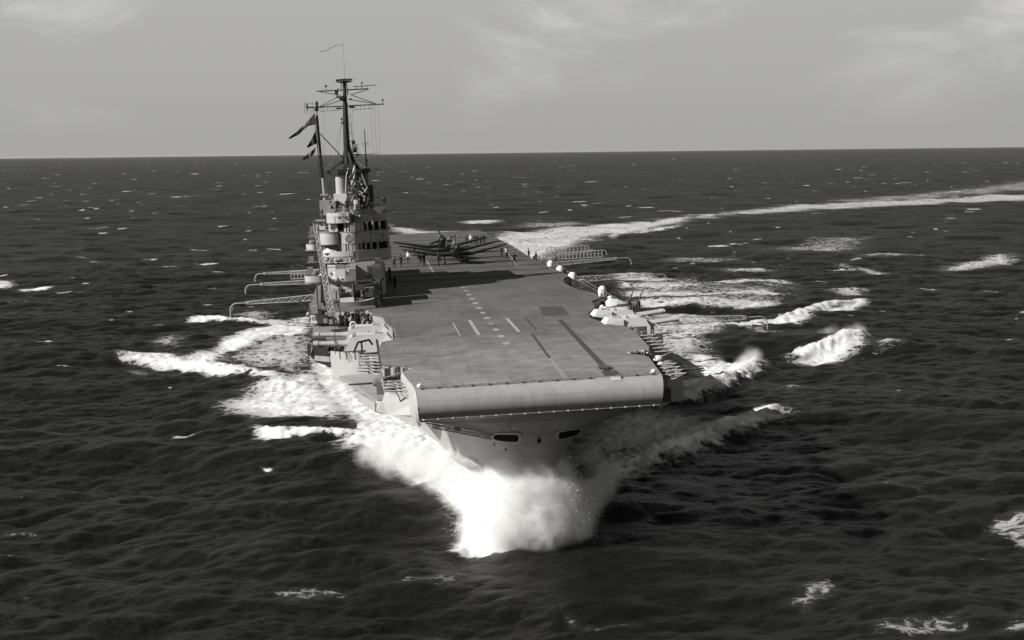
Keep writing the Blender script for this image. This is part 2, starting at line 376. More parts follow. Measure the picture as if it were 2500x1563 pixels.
RIDGES=[
(1.1,2.0,0.95,[(-56.4,226.3),(-48.8,221.9),(-41.9,216.0),(-35.2,208.8),(-28.0,196.1)]),#arm
(0.7,1.2,1.0,[(-26.2,161.9),(-23.0,160.5),(-18.8,159.5),(-15.4,158.8)]),#low
(1.4,1.9,1.05,[(33.1,213.5),(28.3,199.7),(24.7,187.5),(20.4,179.8),(16.9,177.0)]),#p1
(1.1,2.4,1.5,[(28.5,169.9),(23.2,163.7),(18.1,155.5),(14.1,148.1),(10.2,142.3),(6.8,132.6)]),#p3
(1.1,1.8,1.0,[(39.0,222.3),(45.4,228.5),(52.8,236.0)]),#p4
(0.8,1.5,0.9,[(34.3,260.8),(44.9,264.8),(55.2,282.7),(65.5,294.1)]),#p5
(0.8,1.6,0.9,[(-56.4,275.1),(-52.0,276.7),(-44.9,267.9),(-37.4,263.9)]),#farc
]
# ------------------------------------------------------------------ the sea
def fft_tile(L_, N, Hs, lp, seed, kcut_lo=0.0, kcut_hi=1e9, wind=(0.25, 1.0), spread=6):
    r = np.random.RandomState(seed)
    k1 = 2*np.pi*np.fft.fftfreq(N, L_/N)
    kx, ky = np.meshgrid(k1, k1, indexing='xy')
    k = np.hypot(kx, ky); k[0, 0] = 1
    w = np.array(wind)/np.hypot(*wind)
    cs = (kx*w[0]+ky*w[1])/k
    kp = 2*np.pi/lp
    P = np.exp(-1.25*(kp/k)**2)/k**4 * (np.abs(cs)**spread*0.85+0.15*np.abs(cs)) * np.where(cs < 0, 0.12, 1.0)
    P[(k < kcut_lo) | (k > kcut_hi)] = 0; P[0, 0] = 0
    h = np.sqrt(P)*(r.randn(N, N)+1j*r.randn(N, N))
    z = np.fft.ifft2(h); z = z.real; sc_ = (Hs/4)/z.std(); h = h*sc_
    Z = np.fft.ifft2(h).real
    DX = np.fft.ifft2(1j*kx/k*h).real*-1; DY = np.fft.ifft2(1j*ky/k*h).real*-1
    jx = np.fft.ifft2(kx*kx/k*h).real; jy = np.fft.ifft2(ky*ky/k*h).real
    return Z, DX, DY, jx+jy
def sample(tile, L_, X, Y, ang=0.0):
    N = tile[0].shape[0]; c, s_ = math.cos(ang), math.sin(ang)
    u = (X*c+Y*s_)/L_*N; v = (-X*s_+Y*c)/L_*N
    i0 = np.floor(u).astype(int); j0 = np.floor(v).astype(int); fu = u-i0; fv = v-j0
    i0 %= N; j0 %= N; i1 = (i0+1) % N; j1 = (j0+1) % N
    return [t[j0, i0]*(1-fu)*(1-fv)+t[j0, i1]*fu*(1-fv)+t[j1, i0]*(1-fu)*fv+t[j1, i1]*fu*fv for t in tile]

# polar sheet, finest where the ship and its wake are, coarse all the way round to the horizon
a_f = np.radians(np.arange(-22.5, 22.5001, 0.072))
a_r, st = [], math.radians(0.09); a = a_f[-1]
while a < math.pi-0.02:
    st = min(st*1.25, math.radians(4)); a += st; a_r.append(min(a, math.pi))
a_r = np.array(a_r); a_r[-1] = math.pi
ang = np.concatenate([-a_r[::-1][1:], a_f, a_r])
r = 3.0; rs = []
while r < 90000:
    rs.append(r)
    r *= 1.06 if r < 66 else 1.0022 if r < 420 else 1.0055 if r < 4000 else 1.03
rs = np.array(rs)
A_, R_g = np.meshgrid(ang, rs)
X0 = (R_g*np.sin(A_)).ravel(); Y0 = (R_g*np.cos(A_)).ravel(); RR = R_g.ravel()
nA, nR = len(ang), len(rs)
LA, LB, LC = 410.0, 97.0, 263.0
tA = fft_tile(LA, 1024, 1.15, 42.0, 11, kcut_hi=2*math.pi/2.2)
tB = fft_tile(LB, 512, 0.52, 9.0, 23, kcut_lo=2*math.pi/18, wind=(-0.35, 1.0), spread=3)
tC = fft_tile(LC, 256, 1.0, 70.0, 5, kcut_hi=2*math.pi/14, wind=(0.9, 1.0), spread=4)
zA, xA, yA, jA = sample(tA, LA, X0, Y0, 0.0)
zB, xB, yB, jB = sample(tB, LB, X0, Y0, 0.31)
zC, xC, yC, jC = sample(tC, LC, X0, Y0, -0.17)
fB = np.clip(1.4-RR/700.0, 0, 1); fA = np.clip(1.3-RR/9000.0, 0.15, 1)
Zs = zA*fA+zB*fB+zC*fA
ch = 0.95
Xs = X0+ch*(xA*fA+xB*fB*0.9+xC*fA); Ys = Y0+ch*(yA*fA+yB*fB*0.9+yC*fA)

# foam: laid out on the water as areas of breaking crest, churned wake and lace
foam = np.zeros_like(X0)
def poly_pot(pts, soft, strength):
    P = np.array(pts); x0, y0 = P.min(0)-soft*2; x1, y1 = P.max(0)+soft*2
    idx = np.nonzero((X0 > x0) & (X0 < x1) & (Y0 > y0) & (Y0 < y1))[0]
    if not len(idx): return
    x, y = X0[idx], Y0[idx]; ins = np.zeros(len(idx), bool); dm = np.full(len(idx), 1e9)
    for i in range(len(P)):
        p, q = P[i], P[(i+1) % len(P)]
        e = q-p; t = np.clip(((x-p[0])*e[0]+(y-p[1])*e[1])/(e@e+1e-9), 0, 1)
        dm = np.minimum(dm, np.hypot(x-p[0]-t*e[0], y-p[1]-t*e[1]))
        c = ((p[1] > y) != (q[1] > y)); xx = (q[0]-p[0])*(y-p[1])/((q[1]-p[1])+1e-12)+p[0]
        ins ^= c & (x < xx)
    sd_ = np.where(ins, dm, -dm)
    pot = strength*np.clip(0.5+sd_/(2*soft), 0, 1)
    foam[idx] = np.maximum(foam[idx], pot)
for soft, strength, pts in FOAM: poly_pot(pts, soft, strength)
# scattered whitecaps out to the horizon: small, broken, sparse near the ship
rw = np.random.RandomState(3)
for _ in range(2400):
    rr = 170*math.exp(rw.rand()**.5*math.log(7000/170.0)); aa = math.radians(rw.uniform(-21, 21))
    cx_, cy_ = rr*math.sin(aa), rr*math.cos(aa)
    big = rw.rand()**3.0; far = min(2.4, 0.35+rr/800)
    lx, ly = (0.7+4.5*big)*far, (0.3+0.8*big)*max(1.0, rr/330)
    k = np.nonzero((np.abs(X0-cx_) < lx*2) & (np.abs(Y0-cy_) < ly*3+2))[0]
    if not len(k): continue
    dx_, dy_ = X0[k]-cx_, Y0[k]-cy_; dy_ = dy_-(0.25*rw.uniform(-1, 1))*dx_-0.35*ly*np.sin(dx_/lx*4+rw.rand()*6)
    q = 1-np.sqrt((dx_/lx)**2+(dy_/ly)**2)
    foam[k] = np.maximum(foam[k], np.clip(q*1.9, 0, rw.uniform(0.62, 0.98)))
jac = (jA*fA+jB*fB*0.6)
th = np.percentile(jac[(RR < 600)], 99.2)
foam = np.maximum(foam, np.clip((jac-th)*1.5, 0, 0.55)*np.clip(1.2-RR/900, 0, 1))

# the ship's own waves
S = np.stack([Xs-ROOT[0], Ys-ROOT[1]], 1)
sx = S[:, 0]*MS[0, 0]+S[:, 1]*MS[1, 0]; sy = S[:, 0]*MS[0, 1]+S[:, 1]*MS[1, 1]
def half_beam_wl(y):
    t = np.clip((y-6)/95.0, 0, 1); return 0.4+13.2*np.sin(np.pi/2*t)**1.25
hb = half_beam_wl(sy)
near = (sy > -12) & (sy < 235) & (np.abs(sx) < 60)
calm = np.where(near, np.exp(-np.maximum(np.abs(sx)-hb, 0)/5.0), 0)
Zs = Zs*(1-0.6*calm)
ds = np.maximum(-sx-hb, 0); dp = np.maximum(sx-hb, 0)
def bump1(v, c, w): return np.exp(-((v-c)/w)**2)
side = 1/(1+np.exp(np.clip(sx/1.1, -30, 30)))             # 1 to starboard, 0 to port
front = 1/(1+np.exp(np.clip(-(sy-3.6)/0.7, -30, 30)))      # nothing piles up ahead of the stem
bw_s = (2.4*bump1(sy, 5, 7)*np.exp(-(ds/2.3)**2)+3.0*bump1(sy, 19, 10)*np.exp(-(ds/3.0)**2)+1.5*bump1(sy, 42, 14)*np.exp(-(ds/5)**2))*front
bw_p = (2.0*bump1(sy, 4.5, 5.5)*np.exp(-(dp/2.0)**2)+1.3*bump1(sy, 15, 8)*np.exp(-(dp/2.4)**2))*front
bw_s, bw_p = bw_s*side, bw_p*(1-side)
lump = 1+0.04*sample(tB, LB*0.3, X0, Y0, 1.1)[0]/0.115*0.6
bwh = (bw_s+bw_p)*near
Zs = Zs+bwh*np.clip(lump, 0.5, 1.6)
foam = np.maximum(foam, np.clip(bwh/0.9, 0, 1.0)*np.where(sx > 0, 1.35, 1.0))  # port foam made paler to make up for the ship's shadow
foam = np.where((bwh > .35) & (sx <= 0), np.maximum(foam, .95), foam)
for h_, wd, fs_, pts in RIDGES:
    P = np.array(pts); lo, hi = P.min(0)-wd*4, P.max(0)+wd*4
    k = np.nonzero((X0 > lo[0]) & (X0 < hi[0]) & (Y0 > lo[1]) & (Y0 < hi[1]))[0]
    dm = np.full(len(k), 1e9); along = np.zeros(len(k)); tot = len(P)-1
    for i in range(tot):
        p, q = P[i], P[i+1]; e = q-p; t = np.clip(((X0[k]-p[0])*e[0]+(Y0[k]-p[1])*e[1])/(e@e), 0, 1)
        d_ = np.hypot(X0[k]-p[0]-t*e[0], Y0[k]-p[1]-t*e[1]); b = d_ < dm
        dm = np.where(b, d_, dm); along = np.where(b, (i+t)/tot, along)
    rag = sample(tB, LB*0.22, X0[k], Y0[k], 0.5)[0]/0.13; rag2 = sample(tB, LB*0.6, X0[k], Y0[k], 1.9)[0]/0.13
    dm = np.maximum(dm+wd*(0.10*rag+0.16*rag2), 0)
    foam[k] = np.maximum(foam[k], fs_*np.clip(1.35*np.exp(-(dm/(1.15*wd))**2)-0.3, 0, 1)*np.clip(np.minimum(along, 1-along)*9+.25, 0, 1))
    Zs[k] += h_*np.exp(-(dm/wd)**2)*np.clip(1+.10*rag2, .7, 1.3)*(0.45+0.55*np.sin(np.pi*np.clip(along, 0.05, 0.95)))
# foam gathers as lumpy relief
fl = sample(tB, LB*0.21, X0, Y0, 0.7)[0]/0.105
Zs = Zs+np.clip(foam, 0, 1)**2*0.05*fl*(RR < 330)

def grid_mesh(name, X, Y, Z, nA, nR):
    me = D.meshes.new(name)
    V = np.stack([X, Y, Z], 1).astype(np.float32)
    i = np.arange(nR-1)[:, None]*nA; j = np.arange(nA-1)[None, :]
    a = (i+j).ravel(); F = np.stack([a, a+1, a+nA+1, a+nA], 1)
    F = F[:, ::-1]
    me.vertices.add(len(V)); me.vertices.foreach_set('co', V.ravel())
    me.loops.add(F.size); me.loops.foreach_set('vertex_index', F.ravel().astype(np.int32))
    me.polygons.add(len(F)); me.polygons.foreach_set('loop_start', np.arange(0, F.size, 4, dtype=np.int32))
    me.polygons.foreach_set('use_smooth', np.ones(len(F), bool))
    me.update(calc_edges=True)
    return me
me = grid_mesh('sea', Xs, Ys, Zs, nA, nR)
at = me.attributes.new('foam', 'FLOAT', 'POINT'); at.data.foreach_set('value', foam.astype(np.float32))
sea = D.objects.new('sea', me); C.objects.link(sea)
sea['kind'] = 'structure'; sea['label'] = 'dark rough open sea flecked with white foam'

m = D.materials.new('sea_water'); m.use_nodes = True
n, l = m.node_tree.nodes, m.node_tree.links
n.clear()
def N_(t, **k):
    q = n.new(t)
    for a, b in k.items(): setattr(q, a, b)
    return q
def MA(op, a, b=None, c=None, clamp=False):
    q = N_('ShaderNodeMath', operation=op, use_clamp=clamp)
    for i, v in enumerate((a, b, c)):
        if v is None: continue
        if isinstance(v, (int, float)): q.inputs[i].default_value = v
        else: l.new(v, q.inputs[i])
    return q.outputs[0]
gp = N_('ShaderNodeNewGeometry')
def noise(scale, detail=5, rough=0.6, dist=0.0, stretch=(1, 1, 1), rot=0.0):
    mp = N_('ShaderNodeMapping'); mp.inputs['Scale'].default_value = stretch; mp.inputs['Rotation'].default_value = (0, 0, rot)
    l.new(gp.outputs['Position'], mp.inputs[0])
    q = N_('ShaderNodeTexNoise'); q.inputs['Scale'].default_value = scale; q.inputs['Detail'].default_value = detail
    q.inputs['Roughness'].default_value = rough; q.inputs['Distortion'].default_value = dist
    l.new(mp.outputs[0], q.inputs['Vector']); return q.outputs[0]
fa = N_('ShaderNodeAttribute', attribute_name='foam', attribute_type='GEOMETRY').outputs['Fac']
n1 = noise(0.46, 7, 0.64, 0.7, (0.42, 1.1, 1.0), 0.12)
n2 = noise(2.0, 5, 0.65, 0.9, (0.55, 1.2, 1.0), -0.1)
vo = N_('ShaderNodeTexVoronoi', feature='DISTANCE_TO_EDGE'); vo.inputs['Scale'].default_value = 0.75
vw = N_('ShaderNodeVectorMath', operation='ADD'); vn = N_('ShaderNodeTexNoise'); vn.inputs['Scale'].default_value = 0.8; vn.inputs['Detail'].default_value = 4
l.new(gp.outputs['Position'], vn.inputs['Vector'])
vs_ = N_('ShaderNodeVectorMath', operation='SCALE'); vs_.inputs['Scale'].default_value = 2.2
l.new(vn.outputs['Color'], vs_.inputs[0]); l.new(vs_.outputs[0], vw.inputs[0]); l.new(gp.outputs['Position'], vw.inputs[1])
l.new(vw.outputs[0], vo.inputs['Vector'])
lace = MA('SUBTRACT', 0.22, MA('MULTIPLY', vo.outputs['Distance'], 1.1))
n0 = noise(0.07, 4, 0.6, 0.6, (0.5, 1.0, 1.0), 0.1)
fa_ = MA('ADD', fa, MA('MULTIPLY', MA('SUBTRACT', n0, 0.5), 0.75))
pot = MA('ADD', fa_, MA('ADD', MA('MULTIPLY', MA('SUBTRACT', n1, 0.5), 1.15), MA('ADD', MA('MULTIPLY', MA('SUBTRACT', n2, 0.5), 0.7), MA('MULTIPLY', lace, 1.15))))
sm = N_('ShaderNodeMapRange', interpolation_type='SMOOTHSTEP')
sm.inputs['From Min'].default_value = 0.46; sm.inputs['From Max'].default_value = 0.78
l.new(pot, sm.inputs['Value'])
has = MA('GREATER_THAN', fa, 0.02)
mask = MA('MULTIPLY', sm.outputs[0], has)
# water relief
w1 = noise(0.33, 5, 0.55, 0.5, (0.7, 1.0, 1.0), 0.15); w2 = noise(1.4, 5, 0.62, 0.4, (0.6, 1.0, 1.0), -0.2); w3 = noise(4.5, 3, 0.6, 0.3, (0.6, 1.0, 1.0), 0.1)
hgt = MA('ADD', MA('MULTIPLY', w1, 0.38), MA('ADD', MA('MULTIPLY', w2, 0.28), MA('MULTIPLY', w3, 0.09)))
wind = N_('ShaderNodeMapRange'); l.new(noise(0.03, 4, 0.6, 0.8, (0.6, 1.0, 1.0), -0.3), wind.inputs[0])
for i_, v_ in enumerate((0.36, 0.64, 0.45, 1.25)): wind.inputs[i_+1].default_value = v_
hgt = MA('MULTIPLY', hgt, wind.outputs[0])
bp = N_('ShaderNodeBump'); bp.inputs['Strength'].default_value = 1.0; bp.inputs['Distance'].default_value = 1.0
l.new(hgt, bp.inputs['Height'])
wat = N_('ShaderNodeBsdfPrincipled')
milk = MA('MULTIPLY', MA('POWER', MA('MINIMUM', fa, 1.0), 1.5), 0.05)
wc = N_('ShaderNodeCombineColor')
for i, v in enumerate((1, .99, .97)): l.new(MA('MULTIPLY', MA('ADD', milk, 0.0055), v), wc.inputs[i])
l.new(wc.outputs[0], wat.inputs['Base Color'])
wat.inputs['Roughness'].default_value = 0.42; wat.inputs['IOR'].default_value = 1.21
l.new(bp.outputs[0], wat.inputs['Normal'])
fo = N_('ShaderNodeBsdfPrincipled')
fv = noise(1.1, 6, 0.7, 0.6)
fc = N_('ShaderNodeCombineColor'); fr = N_('ShaderNodeMapRange'); fr.inputs['From Min'].default_value = 0.3; fr.inputs['From Max'].default_value = 0.7
fr.inputs['To Min'].default_value = 0.80; fr.inputs['To Max'].default_value = 1.15; l.new(fv, fr.inputs['Value'])
thick = N_('ShaderNodeMapRange')          # thin lace is greyer; foam in the ship's shadow is painted paler
for i_, v_ in enumerate((0.45, 1.50, 0.22, 0.80)): thick.inputs[i_+1].default_value = v_
l.new(fa, thick.inputs[0]); fcol = MA('MULTIPLY', fr.outputs[0], thick.outputs[0])
for i, v in enumerate((1, .995, .985)): l.new(MA('MULTIPLY', fcol, v), fc.inputs[i])
l.new(fc.outputs[0], fo.inputs['Base Color']); fo.inputs['Roughness'].default_value = 0.9; fo.inputs['Specular IOR Level'].default_value = 0.1
fb = N_('ShaderNodeBump'); fb.inputs['Strength'].default_value = 0.35; fb.inputs['Distance'].default_value = 0.5
l.new(MA('ADD', MA('MULTIPLY', n1, 0.8), MA('MULTIPLY', n2, 0.35)), fb.inputs['Height']); l.new(fb.outputs[0], fo.inputs['Normal'])
mx = N_('ShaderNodeMixShader'); l.new(mask, mx.inputs[0]); l.new(wat.outputs[0], mx.inputs[1]); l.new(fo.outputs[0], mx.inputs[2])
ou = N_('ShaderNodeOutputMaterial'); l.new(mx.outputs[0], ou.inputs[0])
sea.data.materials.append(m)
# ------------------------------------------------------------------ the aircraft carrier
ship = thing('aircraft_carrier', 'pale grey aircraft carrier steaming bow first with island on its starboard side', 'aircraft carrier', mat=SHIP)
DK = (0, 0, HD)                                   # parts are drawn with z = 0 on the flight deck
HT = -2.3                                         # top of the hull, gallery level
PLACE = [(0.0, 0.0, 0.0), 1.0]                     # origin and size of the block being built, on the deck
def part(mb, name, mats, smooth=None, label=None):
    o = mb.build(name, mats, ship, (PLACE[0][0], PLACE[0][1], PLACE[0][2] + HD), smooth, label)
    o.scale = (PLACE[1],) * 3
    return o
def sub(mb, name, mats, parent, smooth=None): return mb.build(name, mats, parent, None, smooth)
def parts(mb, name, mats, smooth=None):
    for q in mb.pieces(): part(q, name, mats, smooth)
def subs(mb, name, mats, parent, smooth=None):
    for q in mb.pieces(): sub(q, name, mats, parent, smooth)

# hull lofted from waterlines : z, stem y, blunt half width, blunt length, growth power
LV = [(HT, 0.15, 8.2, 1.2, .82), (-2.8, .45, 7.3, 2.2, .86), (-3.3, .75, 5.8, 3.2, .95), (-3.8, 1.0, 4.7, 4.0, 1.0), (-4.4, 1.4, 3.7, 5, 1.05), (-5.2, 1.8, 2.8, 6, 1.08), (-6.2, 2.3, 2.1, 7, 1.1),
      (-8.5, 3.6, 1.1, 8, 1.18), (-12.57, 6.0, .4, 8, 1.25), (-17.0, 7.5, .3, 8, 1.3)]
def hull_b(y, lv):
    z, y0, W, Lf, p = lv
    if y <= y0: return 0.0
    t1 = min((y-y0)/Lf, 1); t2 = min((y-y0)/110.0, 1)
    return W*math.sqrt(max(0, 1-(1-t1)**2)) + (14.4-W)*math.sin(math.pi/2*t2)**p
NS = 64
secs = []
for lv in LV:
    ys = [lv[1]+(226-lv[1])*(i/NS)**2.6 for i in range(NS+1)]
    narrow = lambda y: 1-0.35*max(0, (y-170)/56)**1.5*(1 if lv[0] > -8 else 1.6)
    left = [(-hull_b(y, lv)*narrow(y), y, lv[0]) for y in ys[::-1]]
    right = [(hull_b(y, lv)*narrow(y), y, lv[0]) for y in ys[1:]]
    secs.append(left+right)
def plating(key, w, hgt_, dark, mort):
    """riveted plates: seams and slight differences from plate to plate"""
    t = M[key].node_tree; bk = t.nodes.new('ShaderNodeTexBrick'); tcx = t.nodes.new('ShaderNodeTexCoord'); cmb = t.nodes.new('ShaderNodeCombineXYZ'); spx = t.nodes.new('ShaderNodeSeparateXYZ'); adx = t.nodes.new('ShaderNodeMath'); adx.operation = 'ADD'
    t.links.new(tcx.outputs['Object'], spx.inputs[0]); t.links.new(spx.outputs['X'], adx.inputs[0]); t.links.new(spx.outputs['Y'], adx.inputs[1]); t.links.new(adx.outputs[0], cmb.inputs[0]); t.links.new(spx.outputs['Z'], cmb.inputs[1]); t.links.new(cmb.outputs[0], bk.inputs['Vector'])
    for k, v in (('Scale', 1.0), ('Brick Width', w), ('Row Height', hgt_), ('Mortar Size', .018), ('Color1', (1, 1, 1, 1)), ('Color2', (dark, dark, dark, 1)), ('Mortar', (mort, mort, mort, 1))): bk.inputs[k].default_value = v
    pb_ = t.nodes['Principled BSDF']; src = pb_.inputs['Base Color'].links[0].from_socket; mlt = t.nodes.new('ShaderNodeVectorMath'); mlt.operation = 'MULTIPLY'
    t.links.new(src, mlt.inputs[0]); t.links.new(bk.outputs['Color'], mlt.inputs[1]); t.links.new(mlt.outputs[0], pb_.inputs['Base Color'])
plating('hull', 2.3, .95, .86, .62); plating('grey', 1.7, .8, .90, .74); plating('pale', 1.5, .8, .93, .82)
h = MB(); h.loft(secs, closed=False)
n_ = len(secs[0])
h.f.append(list(range(n_))); h.m.append(0)                                   # gallery-level deck plate
h.f.append([k*n_ for k in range(len(secs))]+[k*n_+n_-1 for k in range(len(secs))][::-1]); h.m.append(0)
hull = part(h, 'hull', 'hull', 35)
def hull_front(x, z):
    """y of the plating in front at height z, half width x"""
    for a, b in zip(LV[:-1], LV[1:]):
        if b[0] <= z <= a[0]:
            k = (a[0]-z)/(a[0]-b[0]); lv = [p+(q-p)*k for p, q in zip(a, b)]; break
    y = lv[1]
    while hull_b(y, lv) < abs(x) and y < 60: y += 0.02
    return y
# mooring ports in the flare: rounded coaming, black sheet laid on the plating for the unlit hole
for sgn in (-1, 1):
    cx_, cz_ = 2.27*sgn, -4.2
    c = MB(); rim = []
    for rr_, off in ((1.0, .05), (1.0, -.12), (.78, -.16), (.74, .25)):
        ring = []
        for i in range(28):
            t = 2*math.pi*i/28
            ex = abs(math.cos(t))**.45*math.copysign(1, math.cos(t)); ez = abs(math.sin(t))**.45*math.copysign(1, math.sin(t))
            x, z = cx_+1.06*ex*(rr_ if rr_ == 1 else rr_*1.02), cz_+.50*ez*(rr_ if rr_ == 1 else rr_*.86)
            ring.append((x, hull_front(x, z)+off, z))
        rim.append(ring)
    c.loft(rim, cap=False)
    pf = part(c, 'mooring_port', 'pale', 40)
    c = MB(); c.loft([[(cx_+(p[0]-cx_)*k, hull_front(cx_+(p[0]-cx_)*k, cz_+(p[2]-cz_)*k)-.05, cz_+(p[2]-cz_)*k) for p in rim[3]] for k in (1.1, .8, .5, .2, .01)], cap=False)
    sub(c, 'hole_shade', 'void', pf)
    c = MB()
    for k in (-.55, -.1, .4): c.tube((cx_+k, hull_front(cx_+k, cz_-.3)-.12, cz_-.31), (cx_+k+.02, hull_front(cx_+k, cz_-.1)-.1, cz_-.12), .05, None, 6)
    subs(c, 'bollard', 'dark', pf)
c = MB(); c.tube((0, 1.05, -4.42), (0, 1.9, -4.42), .13, None, 14)
part(c, 'stem_fairlead', 'void')
# anchor recess and stain below the starboard port, pole on port side
c = MB()
for x, z0, z1 in ((-2.95, -5.0, -5.9), (-2.2, -5.3, -6.0), (2.9, -4.9, -6.2)):
    a, b = (x, hull_front(x, z0)-.06, z0), (x+.35*(-1 if x > 0 else 1), hull_front(x, z1)-.06, z1)
    c.tube(a, b, .09, .05, 6)
parts(c, 'anchor_cable', 'dark')
# rust-streaked plating bands standing proud of the flare
for x0, x1, z0, z1 in ((-5.2, -2.2, -2.85, -3.2), (-1.9, .2, -2.9, -3.5), (.4, 2.6, -2.9, -3.7), (-6.6, -5.3, -2.8, -3.1)):
    c = MB(); gx = [x0+(x1-x0)*i/6 for i in range(7)]
    c.loft([[(x, hull_front(x, z)-.025, z) for x in gx] for z in (z0, (z0+z1)/2, z1)], closed=False)
    part(c, 'hull_plate', 'pale')
# boat boom folded along the starboard bow, with guys
c = MB()
yb = lambda x, z: hull_front(x, z)-.12
c.truss((-7.4, yb(-6.6, -3.0)-.3, -3.0), (-3.2, yb(-3.2, -4.25)-.2, -4.25), .22, .22, 12, .03)
part(c, 'swinging_boom', 'pale')
c = MB(); c.path([(-7.9, .4, -2.5), (-5.4, yb(-5.4, -3.2)-.1, -3.25), (-3.1, yb(-3.1, -3.9)-.1, -3.9)], .035)
c.box(-5.75, -5.35, yb(-5.5, -3.6)-.2, yb(-5.5, -3.6)+.1, -3.75, -3.45); c.box(-5.75, -4.9, yb(-5.3, -3.8)-.2, yb(-5.3, -3.8), -3.85, -3.75)
parts(c, 'boom_stowage', 'mid')

# flight deck
DECK = [(8.67, 0), (9.05, 4.5), (9.41, 9.0), (9.35, 9.7), (8.35, 12.2), (10.1, 13.0), (10.58, 15.4), (11.05, 23), (11.29, 28.5), (11.1, 31), (10.2, 32.6), (9.75, 35.5), (9.2, 39.5), (9.7, 44), (10.6, 47.3),
        (11.2, 50), (11.74, 55.9), (13.2, 59), (13.3, 65.2), (12.3, 70), (12.02, 74.8), (11.9, 81), (12.6, 87), (13.7, 90), (13.75, 97), (13.3, 110), (12.9, 122), (13.2, 163), (13.0, 177), (12.0, 226),
        (-12.0, 226), (-13.4, 150), (-15.2, 140), (-15.4, 66), (-15.2, 63), (-11.6, 61), (-11.4, 57), (-10.2, 53.6), (-9.9, 46), (-9.5, 43.5), (-9.2, 39), (-9.2, 34), (-9.5, 31), (-10.5, 28.8), (-10.81, 25.3), (-10.73, 13.4), (-10.3, 12.4), (-8.35, 11.3),
        (-9.15, 9.2), (-9.13, 8.6), (-8.85, 4), (-8.56, 0)]
# worn non-slip deck surface
md = D.materials.new('worn_flight_deck'); md.use_nodes = True
n, l = md.node_tree.nodes, md.node_tree.links
b = n['Principled BSDF']; b.inputs['Roughness'].default_value = .8; b.inputs['Specular IOR Level'].default_value = .25
tc = n.new('ShaderNodeTexCoord')
def dn(scale, st, det=6, ro=.65, di=0.0):
    mp = n.new('ShaderNodeMapping'); mp.inputs['Scale'].default_value = st; l.new(tc.outputs['Object'], mp.inputs[0])
    q = n.new('ShaderNodeTexNoise'); q.inputs['Scale'].default_value = scale; q.inputs['Detail'].default_value = det; q.inputs['Roughness'].default_value = ro; q.inputs['Distortion'].default_value = di
    l.new(mp.outputs[0], q.inputs['Vector']); return q.outputs[0]
def dm_(op, a, c_):
    q = n.new('ShaderNodeMath'); q.operation = op
    for i, v in enumerate((a, c_)):
        if isinstance(v, (int, float)): q.inputs[i].default_value = v
        else: l.new(v, q.inputs[i])
    return q.outputs[0]
def rng_(v, a, c_, d, e):
    q = n.new('ShaderNodeMapRange'); l.new(v, q.inputs[0])
    for i, x in enumerate((a, c_, d, e)): q.inputs[i+1].default_value = x
    return q.outputs[0]
broad = rng_(dn(.16, (1, .7, 1), 7, .65, .6), .36, .64, .78, 1.16)
across = rng_(dn(.9, (.35, 1.6, 1), 5, .6, .4), .35, .72, 1.07, .88)
spots = dm_('MULTIPLY', rng_(dn(1.7, (.8, 1.5, 1), 3, .5), .64, .74, 1.0, .66), rng_(dn(.8, (.5, 1.4, 1), 4, .6, .5), .60, .72, 1.0, .80))
fine = dm_('MULTIPLY', rng_(dn(9, (1, 1, 1), 2), .3, .7, .90, 1.10), rng_(dn(.55, (.8, 1.3, 1), 7, .7, .8), .38, .66, .78, 1.15))
# aft of the catapult gear the deck is oil-darkened
sp = n.new('ShaderNodeSeparateXYZ'); l.new(tc.outputs['Object'], sp.inputs[0])
wob = dm_('ADD', sp.outputs['Y'], dm_('MULTIPLY', dn(.2, (1, 1, 1), 4), 26.0))
oil = rng_(wob, 28, 46, 1.18, .70); oil2 = rng_(wob, 60, 110, 1.0, .72)
tyre = rng_(dn(.55, (2.6, .10, 1), 4, .6, .3), .52, .70, 1.0, .80)
v = dm_('MULTIPLY', dm_('MULTIPLY', dm_('MULTIPLY', broad, tyre), across), dm_('MULTIPLY', dm_('MULTIPLY', spots, fine), dm_('MULTIPLY', oil, oil2)))
vm = n.new('ShaderNodeVectorMath'); vm.operation = 'SCALE'; vm.inputs[0].default_value = (.136, .135, .132); l.new(v, vm.inputs['Scale']); l.new(vm.outputs[0], b.inputs['Base Color'])
bpn = n.new('ShaderNodeBump'); bpn.inputs['Strength'].default_value = .25; bpn.inputs['Distance'].default_value = .03; l.new(dn(6, (1, 1, 1), 4), bpn.inputs['Height']); l.new(bpn.outputs[0], b.inputs['Normal'])
M['deck'] = md
M['stain'] = material('oil_stained_deck', .078, .8, .25, .3, .6)

c = MB(); c.prism(DECK, -.22, 0)
fd = part(c, 'flight_deck', 'deck')
ins = [(x*.994, y+(.05 if y < 1 else 0)) for x, y in DECK]
c = MB(); c.prism(ins, HT-.03, -.222)
part(c, 'deck_side', 'grey')
# rounded-down bow edge
prof = [(-1.22*math.sin(t), -1.18*(1-math.cos(t))) for t in [math.pi*i/16 for i in range(17)]]
prof = [(y, z*(1.0 if z > -1.2 else 1.0)) for y, z in prof]
def rd_x(z, s): return (8.67 if s > 0 else -8.56)*(1-.032*max(0, -z)/2.36*1.0)
c = MB()
xs = [-1+2*i/12 for i in range(13)]
c.loft([[((8.615*k+.055)*(1-.03*(-z)/2.36), y, z-.002) for k in xs] for y, z in prof], closed=False)
rdn = part(c, 'round_down', 'grey', 50)
for sgn in (-1, 1):
    c = MB(); x0 = 8.67 if sgn > 0 else -8.56
    c.add([(x0*(1-.03*(-z)/2.36), y, z) for y, z in prof], [tuple(range(17))])
    sub(c, 'end_plate', 'grey', rdn)
